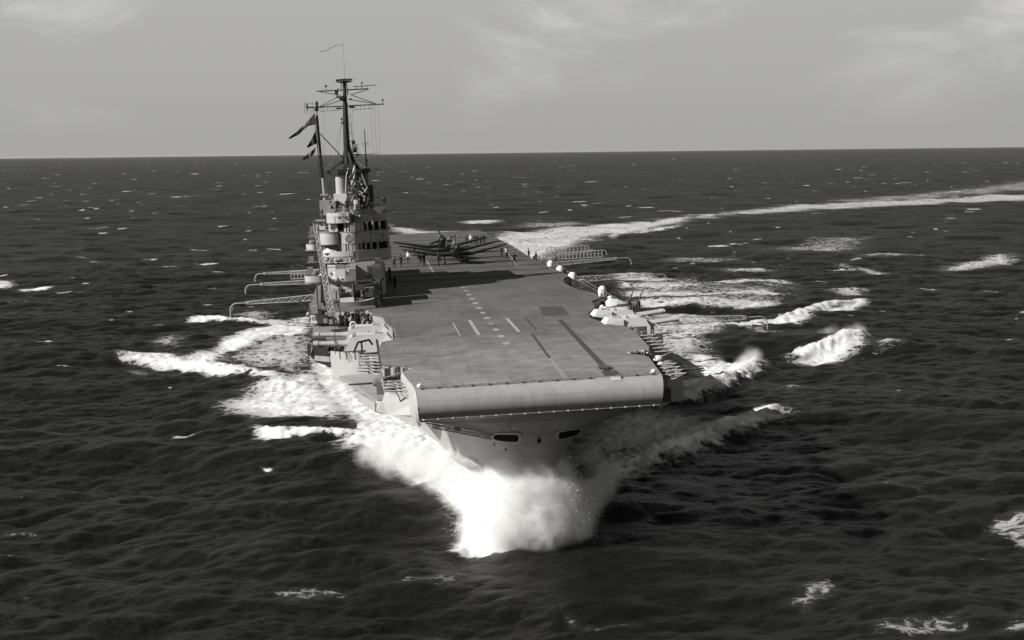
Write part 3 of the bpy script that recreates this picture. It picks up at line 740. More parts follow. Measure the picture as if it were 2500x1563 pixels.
# rails with their little clips along the round-down
def rail(x0, x1, yy, zz, r, step, clip, mat, name):
    c = MB(); c.tube((x0, yy, zz), (x1, yy, zz), r, None, 6)
    x = x0+.15
    while x < x1:
        c.box(x-clip, x+clip, yy-.05, yy+.05, zz-.05, zz+.06); x += step
    return part(c, name, mat)
def rdp(t): return -1.22*math.sin(t), -1.18*(1-math.cos(t))
y1, z1 = rdp(.20); rail(-8.2, 4.0, y1-.03, z1+.03, .018, 1.17, .10, 'dark', 'edge_rail'); rail(5.6, 8.4, y1-.03, z1+.03, .018, 1.17, .10, 'dark', 'edge_rail')
rail(-7.9, 5.0, .25, .02, .018, .62, .10, 'mid', 'deck_edge_strip'); rail(5.5, 8.3, .25, .02, .018, .62, .10, 'mid', 'deck_edge_strip')
y1, z1 = rdp(2.35); rail(-8.25, 8.35, y1-.05, z1-.03, .03, 1.0, .05, 'white', 'lower_jackstay')
for x in (-8.2, 8.25):
    c = MB(); c.ell((x, .55, .12), (.2, .2, .16)); c.box(x-.2, x+.2, .4, .7, 0, .06); part(c, 'deck_edge_light', 'white', 40)
# catapult nose plate
c = MB(); c.loft([[(5.0, y-.02, z+.02), (5.75, y-.02, z+.02)] for y, z in prof[:4]], closed=False); c.box(5.68, 5.78, -.55, .1, -.2, .04)
part(c, 'catapult_nose', 'pale')

# painted marks on the deck
def sheet(name, pts, mat, z=.004):
    c = MB(); c.add([(x, y, z) for x, y in pts], [tuple(range(len(pts)))]); return part(c, name, mat)
for k in range(11):
    y = 17.9+5.4*k; w = .24+.02*((k*7) % 3)
    sheet('centreline_dash', [(-.16-w, y-.85), (-.16+w, y-.85), (-.16+w, y+.75), (-.16-w, y+.75)], 'mark' if k not in (0, 4) else 'markdim')
for k in range(1, 3): sheet('centreline_dash', [(-.42, 71.9+5.4*k-.85), (.1, 71.9+5.4*k-.85), (.1, 71.9+5.4*k+.75), (-.42, 71.9+5.4*k+.75)], 'markdim')
for x, w, y0, y1, mt in ((-3.6, .06, 30.8, 42.2, 'mark'), (-1.93, .16, 30.6, 43.6, 'mark'), (1.68, .15, 31.2, 43.6, 'mark'), (3.36, .09, 32.2, 43.0, 'trackm')):
    sheet('deck_line', [(x-w, y0), (x+w, y0), (x+w, y1), (x-w, y1)], mt)
sheet('stained_patch', [(-3.5, 31), (-2.12, 30.8), (-2.12, 43.2), (-3.5, 42.2)], 'stain', .003); sheet('stained_patch', [(1.86, 31.3), (3.25, 32.2), (3.25, 42.8), (1.86, 43.4)], 'stain', .003)
c = MB(); c.add([(x, y, .006) for x, y in ((6.12, 39.5), (6.54, 39.5), (5.60, 3.0), (5.10, 3.0))][::-1], [(0, 1, 2, 3)])
tr = part(c, 'catapult_track', 'trackm')
c = MB(); c.box(-.45, .45, -.5, .5, .008, .12); c.box(-.2, .2, -.9, .9, .02, .16)
sh = sub(c, 'shuttle', 'dark', tr); sh.location = (5.35, 4.4, 0)
c = MB(); c.add([(x, y, .006) for x, y in ((4.75, .3), (5.9, .3), (5.95, 3.0), (4.85, 3.0))], [(0, 1, 2, 3)]); sub(c, 'end_plate', 'trackm', tr)
c = MB(); c.add([(2.72, 29.1, .005), (2.5, 29.1, .005), (2.1, 12, .005), (2.3, 12, .005)], [(0, 1, 2, 3)]); part(c, 'deck_groove', 'trackm')
c = MB(); c.add([(2.35, 11.5, .005), (2.05, 11.5, .005), (1.85, .6, .005), (2.2, .6, .005)], [(0, 1, 2, 3)]); part(c, 'deck_groove', 'markdim')
sheet('hatch_plate', [(5.25, 43.6), (7.75, 43.0), (8.1, 52.2), (5.85, 53.1)], 'liftm')
sheet('hatch_plate', [(6.2, 40.4), (6.45, 40.4), (6.45, 42.4), (6.2, 42.4)], 'stain', .005)
for (xa, ya), (xb, yb_) in (((9.3, 112), (11.4, 158)), ((-2.6, 100), (-2.5, 140)), ((7.9, 78.0), (10.2, 77.6)), ((-9.2, 20.2), (-7.6, 20.0)), ((-6.5, 55), (-3.2, 56.5)), ((-4.6, 63.5), (-1.4, 64.8))):
    dx, dy = xb-xa, yb_-ya; q = math.hypot(dx, dy); ux, uy = -dy/q*.13, dx/q*.13
    sheet('deck_line', [(xa-ux, ya-uy), (xa+ux, ya+uy), (xb+ux, yb_+uy), (xb-ux, yb_-uy)], 'markdim' if ya > 60 else 'liftm')
for y in range(96, 200, 9):
    c = MB(); c.tube((-8.5, y, .06), (12.3, y, .06), .035, None, 5); c.box(-8.9, -8.5, y-.2, y+.2, .0, .12); c.box(12.3, 12.7, y-.2, y+.2, 0, .12)
    part(c, 'arrester_wire', 'dark')

# safety-net booms: slender arms with a V brace, hinged on the deck edge
def vboom():
    c = MB(); c.path([(0, 0, 0), (1.9, -.12, .04)], .055); c.path([(1.85, -.12, .04), (.95, -.85, -.18)], .05); c.path([(.95, -.85, -.18), (.1, -.2, -.4)], .03)
    return c.mesh('net_boom', 'pale')
vb = vboom()
def put(me, name, loc, rz=0, sx=1, parent=ship, rx=0):
    o = D.objects.new(name, me); C.objects.link(o); o.parent = parent
    o.location = (loc[0], loc[1], loc[2]+(HD if parent is ship else 0)); o.rotation_euler = (rx, 0, rz); o.scale = (sx, 1, 1); return o
rq = random.Random(8)
for k in range(4): put(vb, 'net_boom', (9.0+.12*k, 2.4+1.75*k, -.45), .02+rq.uniform(-.05, .05), 1)
for k in range(6): put(vb, 'net_boom', (10.55+.09*k, 14.8+2.25*k, -.4), .02+rq.uniform(-.05, .05), 1.05)
for k in range(4): put(vb, 'net_boom', (-8.8-.07*k, 3.6+1.7*k, -.62), math.pi-.05+rq.uniform(-.05, .05), 1.0)
for k in range(6): put(vb, 'net_boom', (-10.75, 14.2+2.0*k, -.45), math.pi-.02+rq.uniform(-.05, .05), 1.0)

# galleries either side and the things bolted to them
def gallery(pts, z, th, mat='mid'):
    c = MB(); c.prism(pts, z-th, z); return part(c, 'gallery', mat)
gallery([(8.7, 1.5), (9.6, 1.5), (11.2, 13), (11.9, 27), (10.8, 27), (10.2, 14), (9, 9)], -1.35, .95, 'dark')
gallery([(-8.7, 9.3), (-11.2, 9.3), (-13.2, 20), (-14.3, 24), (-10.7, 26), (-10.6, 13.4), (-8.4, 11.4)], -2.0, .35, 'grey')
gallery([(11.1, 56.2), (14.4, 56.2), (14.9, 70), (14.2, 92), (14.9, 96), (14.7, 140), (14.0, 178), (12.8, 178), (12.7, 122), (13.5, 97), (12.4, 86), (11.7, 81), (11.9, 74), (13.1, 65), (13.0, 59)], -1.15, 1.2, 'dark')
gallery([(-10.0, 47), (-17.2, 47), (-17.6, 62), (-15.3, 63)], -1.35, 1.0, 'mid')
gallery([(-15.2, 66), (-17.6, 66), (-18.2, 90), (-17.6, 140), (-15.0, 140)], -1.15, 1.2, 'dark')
# port turret sponson
PS = [(10.2, 26.6), (13.95, 27.6), (14.7, 40), (14.5, 52), (10.6, 54), (10.4, 50), (9.0, 44), (9.0, 39), (9.6, 33)]
c = MB(); c.prism(PS, -5.0, -1.5, [(x, y) for x, y in PS]); c.wall([(11.4, 26.9), (13.95, 27.6), (14.7, 40), (14.5, 52)], -1.5, -.45, .1)
sp_ = part(c, 'sponson', 'grey', label='port gun sponson with low bulwark in shadow')
c = MB(); c.path([(11.8, 27.1, -.2), (13.9, 27.7, -.1), (14.65, 40, -.1)], .03); 
for x, y in ((12.0, 27.1), (13.0, 27.35), (13.9, 27.7), (14.15, 31), (14.4, 35)): c.tube((x, y, -1.4), (x, y, -.1), .03)
sub(c, 'guard_rail', 'pale', sp_)
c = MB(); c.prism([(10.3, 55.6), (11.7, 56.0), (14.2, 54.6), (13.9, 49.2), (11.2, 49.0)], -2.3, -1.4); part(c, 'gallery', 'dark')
# starboard turret sponson
SS = [(-10.4, 28.0), (-15.2, 29.5), (-16.9, 31.5), (-17.0, 45.5), (-9.9, 47.5), (-9.0, 44), (-9.0, 34)]
c = MB(); c.prism([(-10.2, 30), (-13.6, 31.5), (-14.6, 33), (-14.8, 44), (-10, 46), (-9.0, 44), (-9.0, 34)], -2.6, -1.45, SS); c.wall([(-17.0, 45.5), (-16.9, 31.5), (-15.2, 29.5), (-13.9, 29.1)], -1.45, -1.0, .1)
sp2 = part(c, 'sponson', 'grey', label='starboard gun sponson standing out in sunlight')
c = MB(); c.box(-17.05, -16.75, 30.9, 31.3, -1.0, .05); c.box(-16.6, -15.4, 33.4, 35.6, -1.45, -.35); c.box(-16.9, -15.6, 37.5, 39.3, -1.45, -.2)
c.ell((-14.9, 34.2, -.9), (.45, .45, .6)); c.ell((-14.3, 36.2, -1.0), (.4, .4, .5)); subs(c, 'ready_use_locker', 'dark', sp2, 50)
# curved blast screen ahead of the starboard turrets
tub = []
for i in range(13):
    t = i/12; tub.append((-14.95+2.95*t, 26.8-2.5*t-.45*math.sin(math.pi*t)))
c = MB()
low = [(x, y, -2.75) for x, y in tub]; midl = [(x+(.25 if i > 9 else 0)*(i-9)/3, y, -1.5) for i, (x, y) in enumerate(tub)]
upz = [(x-(.0 if i < 9 else .55*(i-9)/3), y, -.18) for i, (x, y) in enumerate(tub)]
inn = [(x, y+.12, z) for x, y, z in upz]; inl = [(x, y+.12, -1.3) for x, y, z in upz]
c.loft([low, midl, upz, inn, inl], closed=False)
scr = part(c, 'blast_screen', 'pale', 40, label='curved pale screen plate with three dark slots')
c = MB(); c.prism([(p[0], p[1]+.1) for p in upz]+[(-11.9, 27.5), (-15.0, 27.5)], -.45, -.36); sub(c, 'platform', 'dark', scr)
for k in (3.4, 5.6, 8.6):
    i = int(k); x, y = upz[i][0]+(upz[i+1][0]-upz[i][0])*(k-i), upz[i][1]+(upz[i+1][1]-upz[i][1])*(k-i)
    c = MB(); c.box(x-.07, x+.07, y-.05, y+.06, -.75, -.12); sub(c, 'slot_bracket', 'mid', scr)
c = MB(); c.path([(-12.95, 24.7, -.2), (-12.55, 25.6, .55), (-11.6, 26.4, .62), (-11.35, 27.0, .15)], .09, 8); c.path([(-12.25, 25.9, .58), (-12.25, 26.1, -.35)], .08, 8); part(c, 'edge_shadow_tube', 'black')  # black tubes traced along the edge shadows beside the turrets
c = MB(); c.path([(-14.5, 24.6, -.2), (-14.45, 25.0, 1.3), (-14.35, 25.0, 2.4)], .04); c.path([(-14.5, 24.9, 1.2), (-14.1, 24.5, -.2)], .03); c.path([(-14.45, 24.9, 1.0), (-13.7, 24.6, -.2)], .03); part(c, 'signal_staff', 'dark')
c = MB(); c.path([(-10.95, 30.4, .1), (-10.9, 28.8, -.1), (-10.86, 24.6, -.12), (-10.7, 13.6, -.1)], .11, 8); part(c, 'edge_shadow_line', 'black')  # black tube laid along the deck edge as its shadow line

# bow gun bays: screen box, net frame, single gun
c = MB(); bx = [(-10.75, 5.2), (-9.75, 4.3), (-8.7, 3.6)]
c.add([(-10.85, 5.0, -1.5), (-10.6, 5.0, -.78), (-9.65, 4.3, -.82), (-8.6, 3.6, -1.5), (-8.6, 3.3, -2.4), (-10.5, 4.6, -2.45), (-11.3, 6.0, -2.35), (-11.3, 6.4, -1.62)], [(0, 1, 2, 3, 4, 5), (0, 5, 6, 7)])
c.add([(-10.85, 5.1, -1.5), (-10.6, 5.1, -.78), (-9.65, 4.4, -.82), (-8.6, 3.7, -1.5), (-8.6, 3.4, -2.4), (-10.5, 4.7, -2.45), (-11.3, 6.1, -2.35), (-11.3, 6.5, -1.62)], [(5, 4, 3, 2, 1, 0), (7, 6, 5, 0)])
c.wall([(-11.3, 6.1), (-11.9, 9.0), (-12.6, 12.0)], -2.4, -1.75, .1)
part(c, 'screen_plate', 'pale', label='white angular screen plate beside the bow')
c = MB(); c.prism([(-8.6, .3), (-8.75, 3.5), (-11.2, 6.0), (-11.4, 7.5), (-9.0, 9)], HT-.2, HT+.02); part(c, 'gallery', 'grey')
c = MB(); c.loft([[(-9.22, 9.0, .012), (-8.9, 4.5, .012), (-8.52, .2, .02), (-8.5, -.52, -.10), (-8.48, -1.04, -.5), (-8.46, -1.27, -1.18), (-8.42, -.95, -1.98), (-8.25, -.05, -2.6)], [(-9.36, 9.0, -.3), (-9.04, 4.5, -.3), (-8.74, .2, -.25), (-8.70, -.48, -.35), (-8.68, -.8, -.7), (-8.66, -.95, -1.25), (-8.6, -.6, -2.0), (-8.35, 0.05, -2.62)], [(-9.3, 9.0, -2.2), (-8.98, 4.5, -2.3), (-8.7, .3, -2.3), (-8.68, .1, -2.3), (-8.66, .05, -2.3), (-8.6, 0, -2.35), (-8.5, 0, -2.5), (-8.3, .08, -2.66)]], closed=False)
part(c, 'bow_fairing', 'pale', 40)
c = MB(); c.path([(-9.3, 9.6, -.1), (-10.75, 8.8, -.35), (-10.65, 5.4, -.75)], .045)
for k in range(5): c.path([(-9.05-.0*k, 8.8-.9*k, -.5), (-10.7, 8.4-.75*k, -.62)], .03)
part(c, 'net_frame', 'pale')
def bow_gun(x, y, s):
    c = MB(); c.prism([(x-s*.0, y-.55), (x+s*1.1, y-.6), (x+s*1.25, y+.6), (x, y+.6)], -2.3, -1.0); c.ell((x+s*.6, y, -.85), (.62, .6, .5)); c.ell((x+s*.1, y, -1.1), (.45, .4, .35))
    g = part(c, 'anti_aircraft_gun', 'tarp', 40)
    c = MB(); c.tube((x, y, -1.15), (x-s*2.1, y-.2, -1.13), .09, .06); c.tube((x+s*.2, y, -1.15), (x-s*.25, y, -1.15), .2, .15); sub(c, 'barrel', 'dark', g)
    c = MB(); c.ell((x+s*1.0, y+.9, -.8), (.3, .26, .22), 7, 5); c.box(x+s*.2, x+s*.55, y+.4, y+.9, -2.2, -.9) if s > 0 else c.box(x-.55, x-.2, y+.4, y+.9, -2.2, -.9); sub(c, 'canvas_cover', 'canvas', g, 40)
    return g
bow_gun(-11.2, 12.4, 1)
bow_gun(11.55, 9.4, -1)
c = MB(); c.prism([(8.6, .8), (9.7, 3.0), (11.0, 4.2), (11.1, 7.2), (11.7, 12.5), (9.0, 12)], -2.6, -1.75); c.wall([(9.5, 2.2), (11.0, 4.0), (11.1, 7.2)], -1.75, -.7, .1)
part(c, 'sponson', 'grey', label='small port bow sponson in shadow')
# recess clutter in the two forward notches
c = MB()
rq = random.Random(15)
for k in range(16):
    x = -8.5-.14*k; q = rq.uniform(.06, .2); c.box(x-q, x+q*.7, 11.0+.05*k, 11.0+.05*k+rq.uniform(.2, .7), -.6, rq.uniform(-.25, .12))
for k in range(5): x = -8.6-.4*k; c.ell((x, 11.3+.15*k, -.05), (.16, .2, .14), 8, 5)
c.path([(-8.4, 11.2, .08), (-10.4, 12.5, .15)], .06)
[part(q_, 'winch_gear', ('canvas', 'dark', 'mid', 'dark', 'pale')[i_ % 5]) for i_, q_ in enumerate(c.pieces())]
c = MB()
for k in range(8):
    x = 8.45+.22*k; c.box(x-.09, x+.09, 11.9+.07*k, 12.3+.07*k, -.4, .08+.08*((k*3) % 3))
c.path([(8.4, 12.0, .1), (9.0, 11.2, .1)], .05); c.path([(9.6, 10.9, .1), (10.7, 12.6, -.5)], .07); c.ell((10.55, 11.3, -.5), (.4, .3, .3))
[part(q_, 'winch_gear', ('canvas', 'dark', 'mid', 'dark', 'pale')[i_ % 5]) for i_, q_ in enumerate(c.pieces())]
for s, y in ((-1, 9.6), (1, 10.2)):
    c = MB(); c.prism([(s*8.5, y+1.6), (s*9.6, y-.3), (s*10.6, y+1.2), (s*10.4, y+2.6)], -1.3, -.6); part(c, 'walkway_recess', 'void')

# twin gun turrets
def turret_mesh(low):
    sec = [(0, -.02), (.42, .46), (3.05, .52), (3.75, .34), (4.12, low), (1.5, low-.05), (.9, -.2)]
    c = MB(); hw = 1.32
    c.loft([[(u, -hw*(.86 if z > .2 else 1), z) for u, z in sec], [(u, hw*(.86 if z > .2 else 1), z) for u, z in sec]])
    return c
def gun_turret(x, y, z, sgn, label, elev, low=-1.0):
    c = turret_mesh(low)
    t = c.build('gun_turret', 'white_t', ship, (x, y, z+HD), None, label); t.rotation_euler = (0, 0, 0 if sgn > 0 else math.pi)
    for k in (-.45, .45):
        q = MB(); d = np.array([math.cos(elev), 0, math.sin(elev)]); a = np.array([3.85, k, -.28])
        q.tube(a-d*.2, a+d*.5, .24, .22, 10); q.tube(a+d*.4, a+d*2.75, .19, .17, 10); q.tube(a+d*2.7, a+d*3.15, .22, .20, 10); q.tube(a+d*3.14, a+d*3.17, .1, .1, 8)
        sub(q, 'barrel', 'pale', t, 40)
    q = MB(); q.tube((2.75, 0, low-.03), (2.75, 0, -2.3), 1.3, 1.3, 24); sub(q, 'turret_ring', 'grey', t, 40)
    q = MB(); q.box(.9, 1.5, -.5, .5, .49, .58); q.box(3.25, 3.5, -1.15, 1.15, .42, .56); q.box(2.0, 2.12, -1.2, -.9, .5, .7); q.ell((1.4, -1.0, .55), (.14, .14, .1)); subs(q, 'sighting_hood', 'grey', t)
    q = MB(); q.box(2.3, 2.42, -1.36, -1.3, -.5, -.36); q.box(1.75, 1.9, -1.38, -1.28, -.6, .3); q.box(3.0, 3.1, -1.38, -1.3, -.8, -.7); subs(q, 'handrail', 'dark', t)
    return t
M['white_t'] = material('turret_pale_paint', .42, .5, .4, .08, 1.6, .05, 4, streak=.1)
gun_turret(9.65, 34.3, 0, 1, 'port turret nearer the bow, guns trained outboard', .09, -.38)
gun_turret(9.55, 40.6, .12, 1, 'port turret farther from the bow, guns trained outboard', .09, -.38)
gun_turret(-9.6, 33.0, -.05, -1, 'starboard turret nearer the bow, guns trained outboard', .05)
gun_turret(-9.75, 41.0, -.12, -1, 'starboard turret farther from the bow, guns trained outboard', .05)
c = MB()
for x, y, z in ((13.3, 48.6, -.5), (14.0, 50.0, -.5), (14.6, 49.0, -.6)): c.tube((x, y, z-.9), (x, y, z+.55), .55, .55, 14); c.box(x-.58, x+.58, y-.1, y+.1, z-.2, z-.05)
for k in range(4): c.tube((14.4+.28*k, 47.6, -1.4), (14.4+.28*k, 47.6, .1), .1, .1, 8)
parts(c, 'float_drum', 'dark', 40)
c = MB()
for x, y, z in ((11.9, 50.4, -.6), (12.4, 50.9, -.5), (12.9, 51.3, -.7), (12.2, 51.8, -.4)): c.ell((x, y, z), (.3, .3, .35)); c.tube((x, y, -1.5), (x, y, z), .06)
parts(c, 'marker_buoy', 'canvas', 40)

# covered directors and light guns along the port gallery
def cover(x, y, z, r, h):
    c = MB(); c.tube((x, y, -1.2), (x, y, z), .12); g = part(c, 'covered_director', 'dark')
    c = MB(); c.loft([[(x+r*k*math.cos(t)*(1+.12*math.sin(3*t)), y+r*k*math.sin(t), z+hh) for t in [2*math.pi*i/9 for i in range(9)]] for k, hh in ((.9, 0), (1.0, h*.35), (.92, h*.75), (.45, h))])
    sub(c, 'canvas_cover', 'canvas', g, 60); return g
cover(14.4, 105, -.9, .55, 1.2); cover(14.4, 92, -1.0, .6, 1.35); cover(15.1, 71, -1.0, .5, 1.2); cover(14.6, 118, -.8, .5, 1.0)
c = MB(); c.loft([[(13.3, 57.6, -1.2), (13.3, 59.3, -1.2), (13.5, 59.0, -.55), (13.6, 58.0, -.5)], [(14.0, 57.4, -1.2), (14.0, 59.5, -1.2), (14.05, 59.0, -.1), (14.1, 58.1, -.05)], [(14.9, 57.5, -1.2), (14.9, 59.5, -1.2), (14.9, 59.0, -.3), (14.9, 58.2, -.2)], [(15.8, 57.7, -1.2), (15.8, 59.3, -1.2), (15.6, 59.0, -.6), (15.6, 58.2, -.55)]]); c.ell((14.1, 58.6, -.02), (.3, .3, .22), 8, 5); mg = part(c, 'anti_aircraft_gun', 'canvas', 30, label='canvas shrouded port gun with two raised barrels')
for dx, dy in ((1.0, 0), (1.9, -.6)):
    q = MB(); q.tube((14.9+dx, 58.3+dy, -.8), (15.75+dx, 58.6+dy, .9), .09, .06); q.ell((14.9+dx, 58.3+dy, -.8), (.4, .4, .5)); sub(q, 'barrel', 'dark', mg)
c = MB()
rq = random.Random(4)
for k in range(46):
    y = 57+k*1.9; x = 14.0+rq.uniform(-.5, .6); z = -1.15
    hgt_ = rq.uniform(.25, .8)
    if rq.random() < .5: c.box(x-.2, x+.25, y-.3, y+.3, z, z+hgt_)
    else: c.tube((x, y, z), (x+rq.uniform(-.3, .5), y+rq.uniform(-.4, .4), z+hgt_+.4), .07, .05, 5)
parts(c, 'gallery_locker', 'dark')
c = MB()
for k in range(40):
    y = 57+k*2.1; c.tube((14.75, y, -1.15), (14.75, y, -.1), .025, None, 5)
c.path([(14.75, 57, -.1), (14.8, 97, -.1), (14.6, 139, -.1)], .025, 5); c.path([(14.75, 57, -.55), (14.8, 97, -.55), (14.6, 139, -.55)], .02, 5)
part(c, 'guard_rail', 'mid')

# lattice wireless masts lowered outboard on both sides, tips turned down
def wireless_mast(root, start, tip, w, label, mat='pale'):
    root, start, tip = map(np.array, (root, start, tip)); d = (start-root)/np.linalg.norm(start-root)
    c = MB(); nb = max(5, int(np.linalg.norm(start-root)/.75)); c.truss(root, start, w*.85, w*.95, nb, .036, .42); c.box(start[0]-.18, start[0]+.18, start[1]-.18, start[1]+.18, start[2]-.15, start[2]+.17)
    o = part(c, 'wireless_mast', mat, label=label)
    e = np.array([tip[0], tip[1], start[2]]); L_ = np.linalg.norm(e-start); pts = [start]
    for i in range(9):
        t = i/8; a = t*math.pi/2; R_ = min(.75, abs(tip[2]-start[2])*.6)
        pts.append(e-d*R_+d*R_*math.sin(a)+np.array([0, 0, -R_*(1-math.cos(a))]))
    pts.append(tip); q = MB(); q.path(pts, .065, 8); q.path([pts[3], pts[-1]*.5+pts[-2]*.5], .025, 5)
    sub(q, 'hooked_tip', mat, o); return o
wireless_mast((-16.9, 75, .45), (-25.4, 75, .25), (-27.4, 75, -1.5), .75, 'starboard wireless mast nearest the bow, lowered over the sea')
wireless_mast((-17.4, 100, .4), (-25.4, 100, .45), (-27.5, 100, -.7), .62, 'starboard wireless mast lowered beside the railed platform')
wireless_mast((-17.8, 120, .4), (-26.2, 120, .5), (-27.6, 120, -.6), .55, 'starboard wireless mast farthest from the bow')
wireless_mast((14.8, 46.5, -1.45), (25.6, 46, -1.6), (27.9, 46, -2.9), .95, 'port wireless mast behind the turrets, lowered over the sea', 'grey')
wireless_mast((15.0, 92, -.6), (24.6, 92, -.55), (26.5, 92, -1.6), .75, 'port wireless mast beside the covered directors', 'grey')
wireless_mast((15.2, 120, -.5), (24.4, 120, -.15), (26.6, 120, -1.2), .6, 'port wireless mast carrying the long railed catwalk', 'grey')
wireless_mast((15.4, 135, -.3), (23.0, 135, .2), (25.3, 135, -.6), .5, 'port wireless mast farthest from the bow', 'grey')
def catwalk(x0, x1, y, z, n_, mat='pale'):
    c = MB(); c.box(min(x0, x1), max(x0, x1), y-.35, y+.35, z-.06, z)
    for yy in (y-.33, y+.33):
        c.path([(x0, yy, z+.95), (x1, yy, z+.95)], .03); c.path([(x0, yy, z+.5), (x1, yy, z+.5)], .02)
        for i in range(n_+1):
            x = x0+(x1-x0)*i/n_; c.tube((x, yy, z), (x, yy, z+.95), .035, None, 5)
    return part(c, 'railed_catwalk', mat)
catwalk(-18.0, -21.6, 101.5, .85, 8)
catwalk(16.2, 22.6, 121.5, .1, 12, 'grey'); catwalk(16.0, 22.4, 134.0, .1, 11, 'grey')
# ------------------------------------------------------------------ island superstructure (starboard)
def arc(pts, n=4):
    """round an outline with a Catmull-Rom run"""
    P = [np.array(p, float) for p in pts]; out = []
    for i in range(len(P)-1):
        p0, p1, p2, p3 = P[max(i-1, 0)], P[i], P[i+1], P[min(i+2, len(P)-1)]
        for k in range(n):
            t = k/n; out.append(tuple(.5*((2*p1)+(p2-p0)*t+(2*p0-5*p1+4*p2-p3)*t*t+(3*p1-p0-3*p2+p3)*t**3)))
    out.append(tuple(P[-1])); return out
def shrink(pts, d, c=(-12.5, 98)):
    out = []
    for x, y in pts:
        vx, vy = x-c[0], y-c[1]; q = math.hypot(vx, vy); out.append((x-vx/q*d, y-vy/q*d))
    return out
ISL = ((-0.661, -6.52, 0.947), 0.9404)          # the island block
PLACE[:] = ISL
# deck house at flight-deck level
c = MB(); c.prism([(-13.4, 90.9), (-9.9, 90.9), (-9.35, 91.9), (-9.3, 131), (-13.6, 131)], -1.3, 3.2)
isl = part(c, 'island_house', 'grey')
c = MB(); c.box(-11.55, -11.47, 90.76, 90.85, .8, 2.75); c.box(-11.17, -11.09, 90.76, 90.85, .8, 2.75)
for k in range(8): c.box(-11.5, -11.12, 90.78, 90.83, .9+.24*k, .95+.24*k)
sub(c, 'ladder', 'dark', isl)
c = MB(); c.box(-9.35, -9.22, 95.5, 96.4, .1, 2.0); c.box(-9.32, -9.2, 103, 103.9, .1, 2.0); c.box(-9.32, -9.2, 112, 113, .1, 2.0); subs(c, 'door', 'dark', isl)
c = MB(); c.box(-13.3, -10.0, 90.84, 90.9, -.2, .75); sub(c, 'boot_topping', 'dark', isl)
# signal house outboard of it: lit plating, lockers, lamps
c = MB(); c.prism([(-16.5, 91.6), (-15.5, 91.0), (-13.95, 91.2), (-13.95, 96), (-16.6, 96)], .95, 3.0); c.prism([(-16.5, 88.4), (-13.6, 87.9), (-13.6, 93), (-16.6, 93)], -1.0, .92)
sg = part(c, 'signal_house', 'pale')
c = MB(); c.box(-15.5, -14.3, 87.5, 88.05, 1.5, 2.6); c.box(-16.2, -15.6, 87.9, 88.4, 1.1, 2.0); c.box(-14.2, -13.8, 87.7, 88.2, 1.9, 2.5); c.loft([[(-15.9, 87.6, 1.5), (-15.9, 88, 1.5), (-15.7, 88, 2.3), (-15.7, 87.7, 2.25)], [(-14.9, 87.4, 1.45), (-14.9, 88, 1.45), (-15.0, 88, 2.55), (-15.0, 87.6, 2.5)], [(-14.2, 87.6, 1.7), (-14.2, 88, 1.7), (-14.3, 88, 2.1), (-14.3, 87.7, 2.1)]]); subs(c, 'canvas_locker', 'canvas', sg, 30)
c = MB()
rq = random.Random(9)
for k in range(10): x = rq.uniform(-16.3, -13.9); z = rq.uniform(.7, 2.4); c.box(x-.12, x+.12, 87.6, 88.0, z-.12, z+.12)
c.path([(-16.5, 88, 2.95), (-13.6, 87.8, 2.95)], .05); subs(c, 'lamp_bracket', 'dark', sg)
c = MB(); c.box(-14.12, -13.0, 90.0, 90.9, .45, 2.35); vt = part(c, 'ventilator_trunk', 'mid', label='boxy ventilator trunk in front of the island')
c = MB(); c.box(-14.15, -12.97, 89.95, 90.9, 2.36, 2.95); sub(c, 'hood', 'pale', vt)
c = MB(); c.tube((-14.75, 87, -.9), (-14.75, 87, .2), .42, .40, 16); c.tube((-14.2, 87, -.4), (-13.4, 86.6, -.7), .38, .2, 12); c.box(-15.3, -13.9, 86.4, 87.2, .2, .38); part(c, 'pedestal', 'pale', 40)
c = MB(); c.box(-15.9, -14.9, 84.9, 87, -.9, .55); c.box(-15.75, -15.5, 84.85, 84.95, -.7, .3); part(c, 'ready_use_locker', 'pale')
# railed boat platform
c = MB(); c.box(-12.5, -9.9, 86.5, 88, -.75, -.62); c.box(-12.5, -9.9, 86.45, 86.55, -.62, -.5)
bp_ = part(c, 'boat_platform', 'pale')
c = MB()
for x in (-12.45, -11.6, -11.2, -10.7, -9.95): c.tube((x, 86.5, -.6), (x, 86.5, .35), .03)
c.path([(-12.45, 86.5, .35), (-9.95, 86.5, .35)], .035); c.path([(-12.45, 86.5, -.1), (-9.95, 86.5, -.1)], .025); sub(c, 'guard_rail', 'pale', bp_)

# lower bridge apron
A1 = arc([(-8.45, 100), (-8.4, 95.2), (-9.2, 93.4), (-11.0, 92.1), (-13.2, 91.3), (-15.0, 91.5), (-16.4, 92.4), (-17.1, 94.2), (-17.1, 100)])
c = MB(); c.prism(A1, 3.22, 3.34); c.wall(A1, 3.2, 4.6, -.09)
ap = part(c, 'bridge_apron', 'grey', 40)
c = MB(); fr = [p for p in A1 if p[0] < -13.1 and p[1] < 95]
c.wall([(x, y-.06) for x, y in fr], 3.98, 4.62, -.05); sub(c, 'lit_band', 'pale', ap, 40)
c = MB()
for k in range(9):
    i = min(len(fr)-1, k*len(fr)//9); x, y = fr[i]; h_ = .2+.09*((k*7) % 4); c.box(x-.19, x+.16, y-.30, y-.08, 3.3, 3.3+h_)
subs(c, 'signal_locker', 'pale', ap)
c = MB(); c.wall([(x, y-.03) for x, y in fr], 3.32, 3.95, -.03); sub(c, 'recess_shade', 'mid', ap)  # mid-grey strip painted in place of the shaded recess below the band
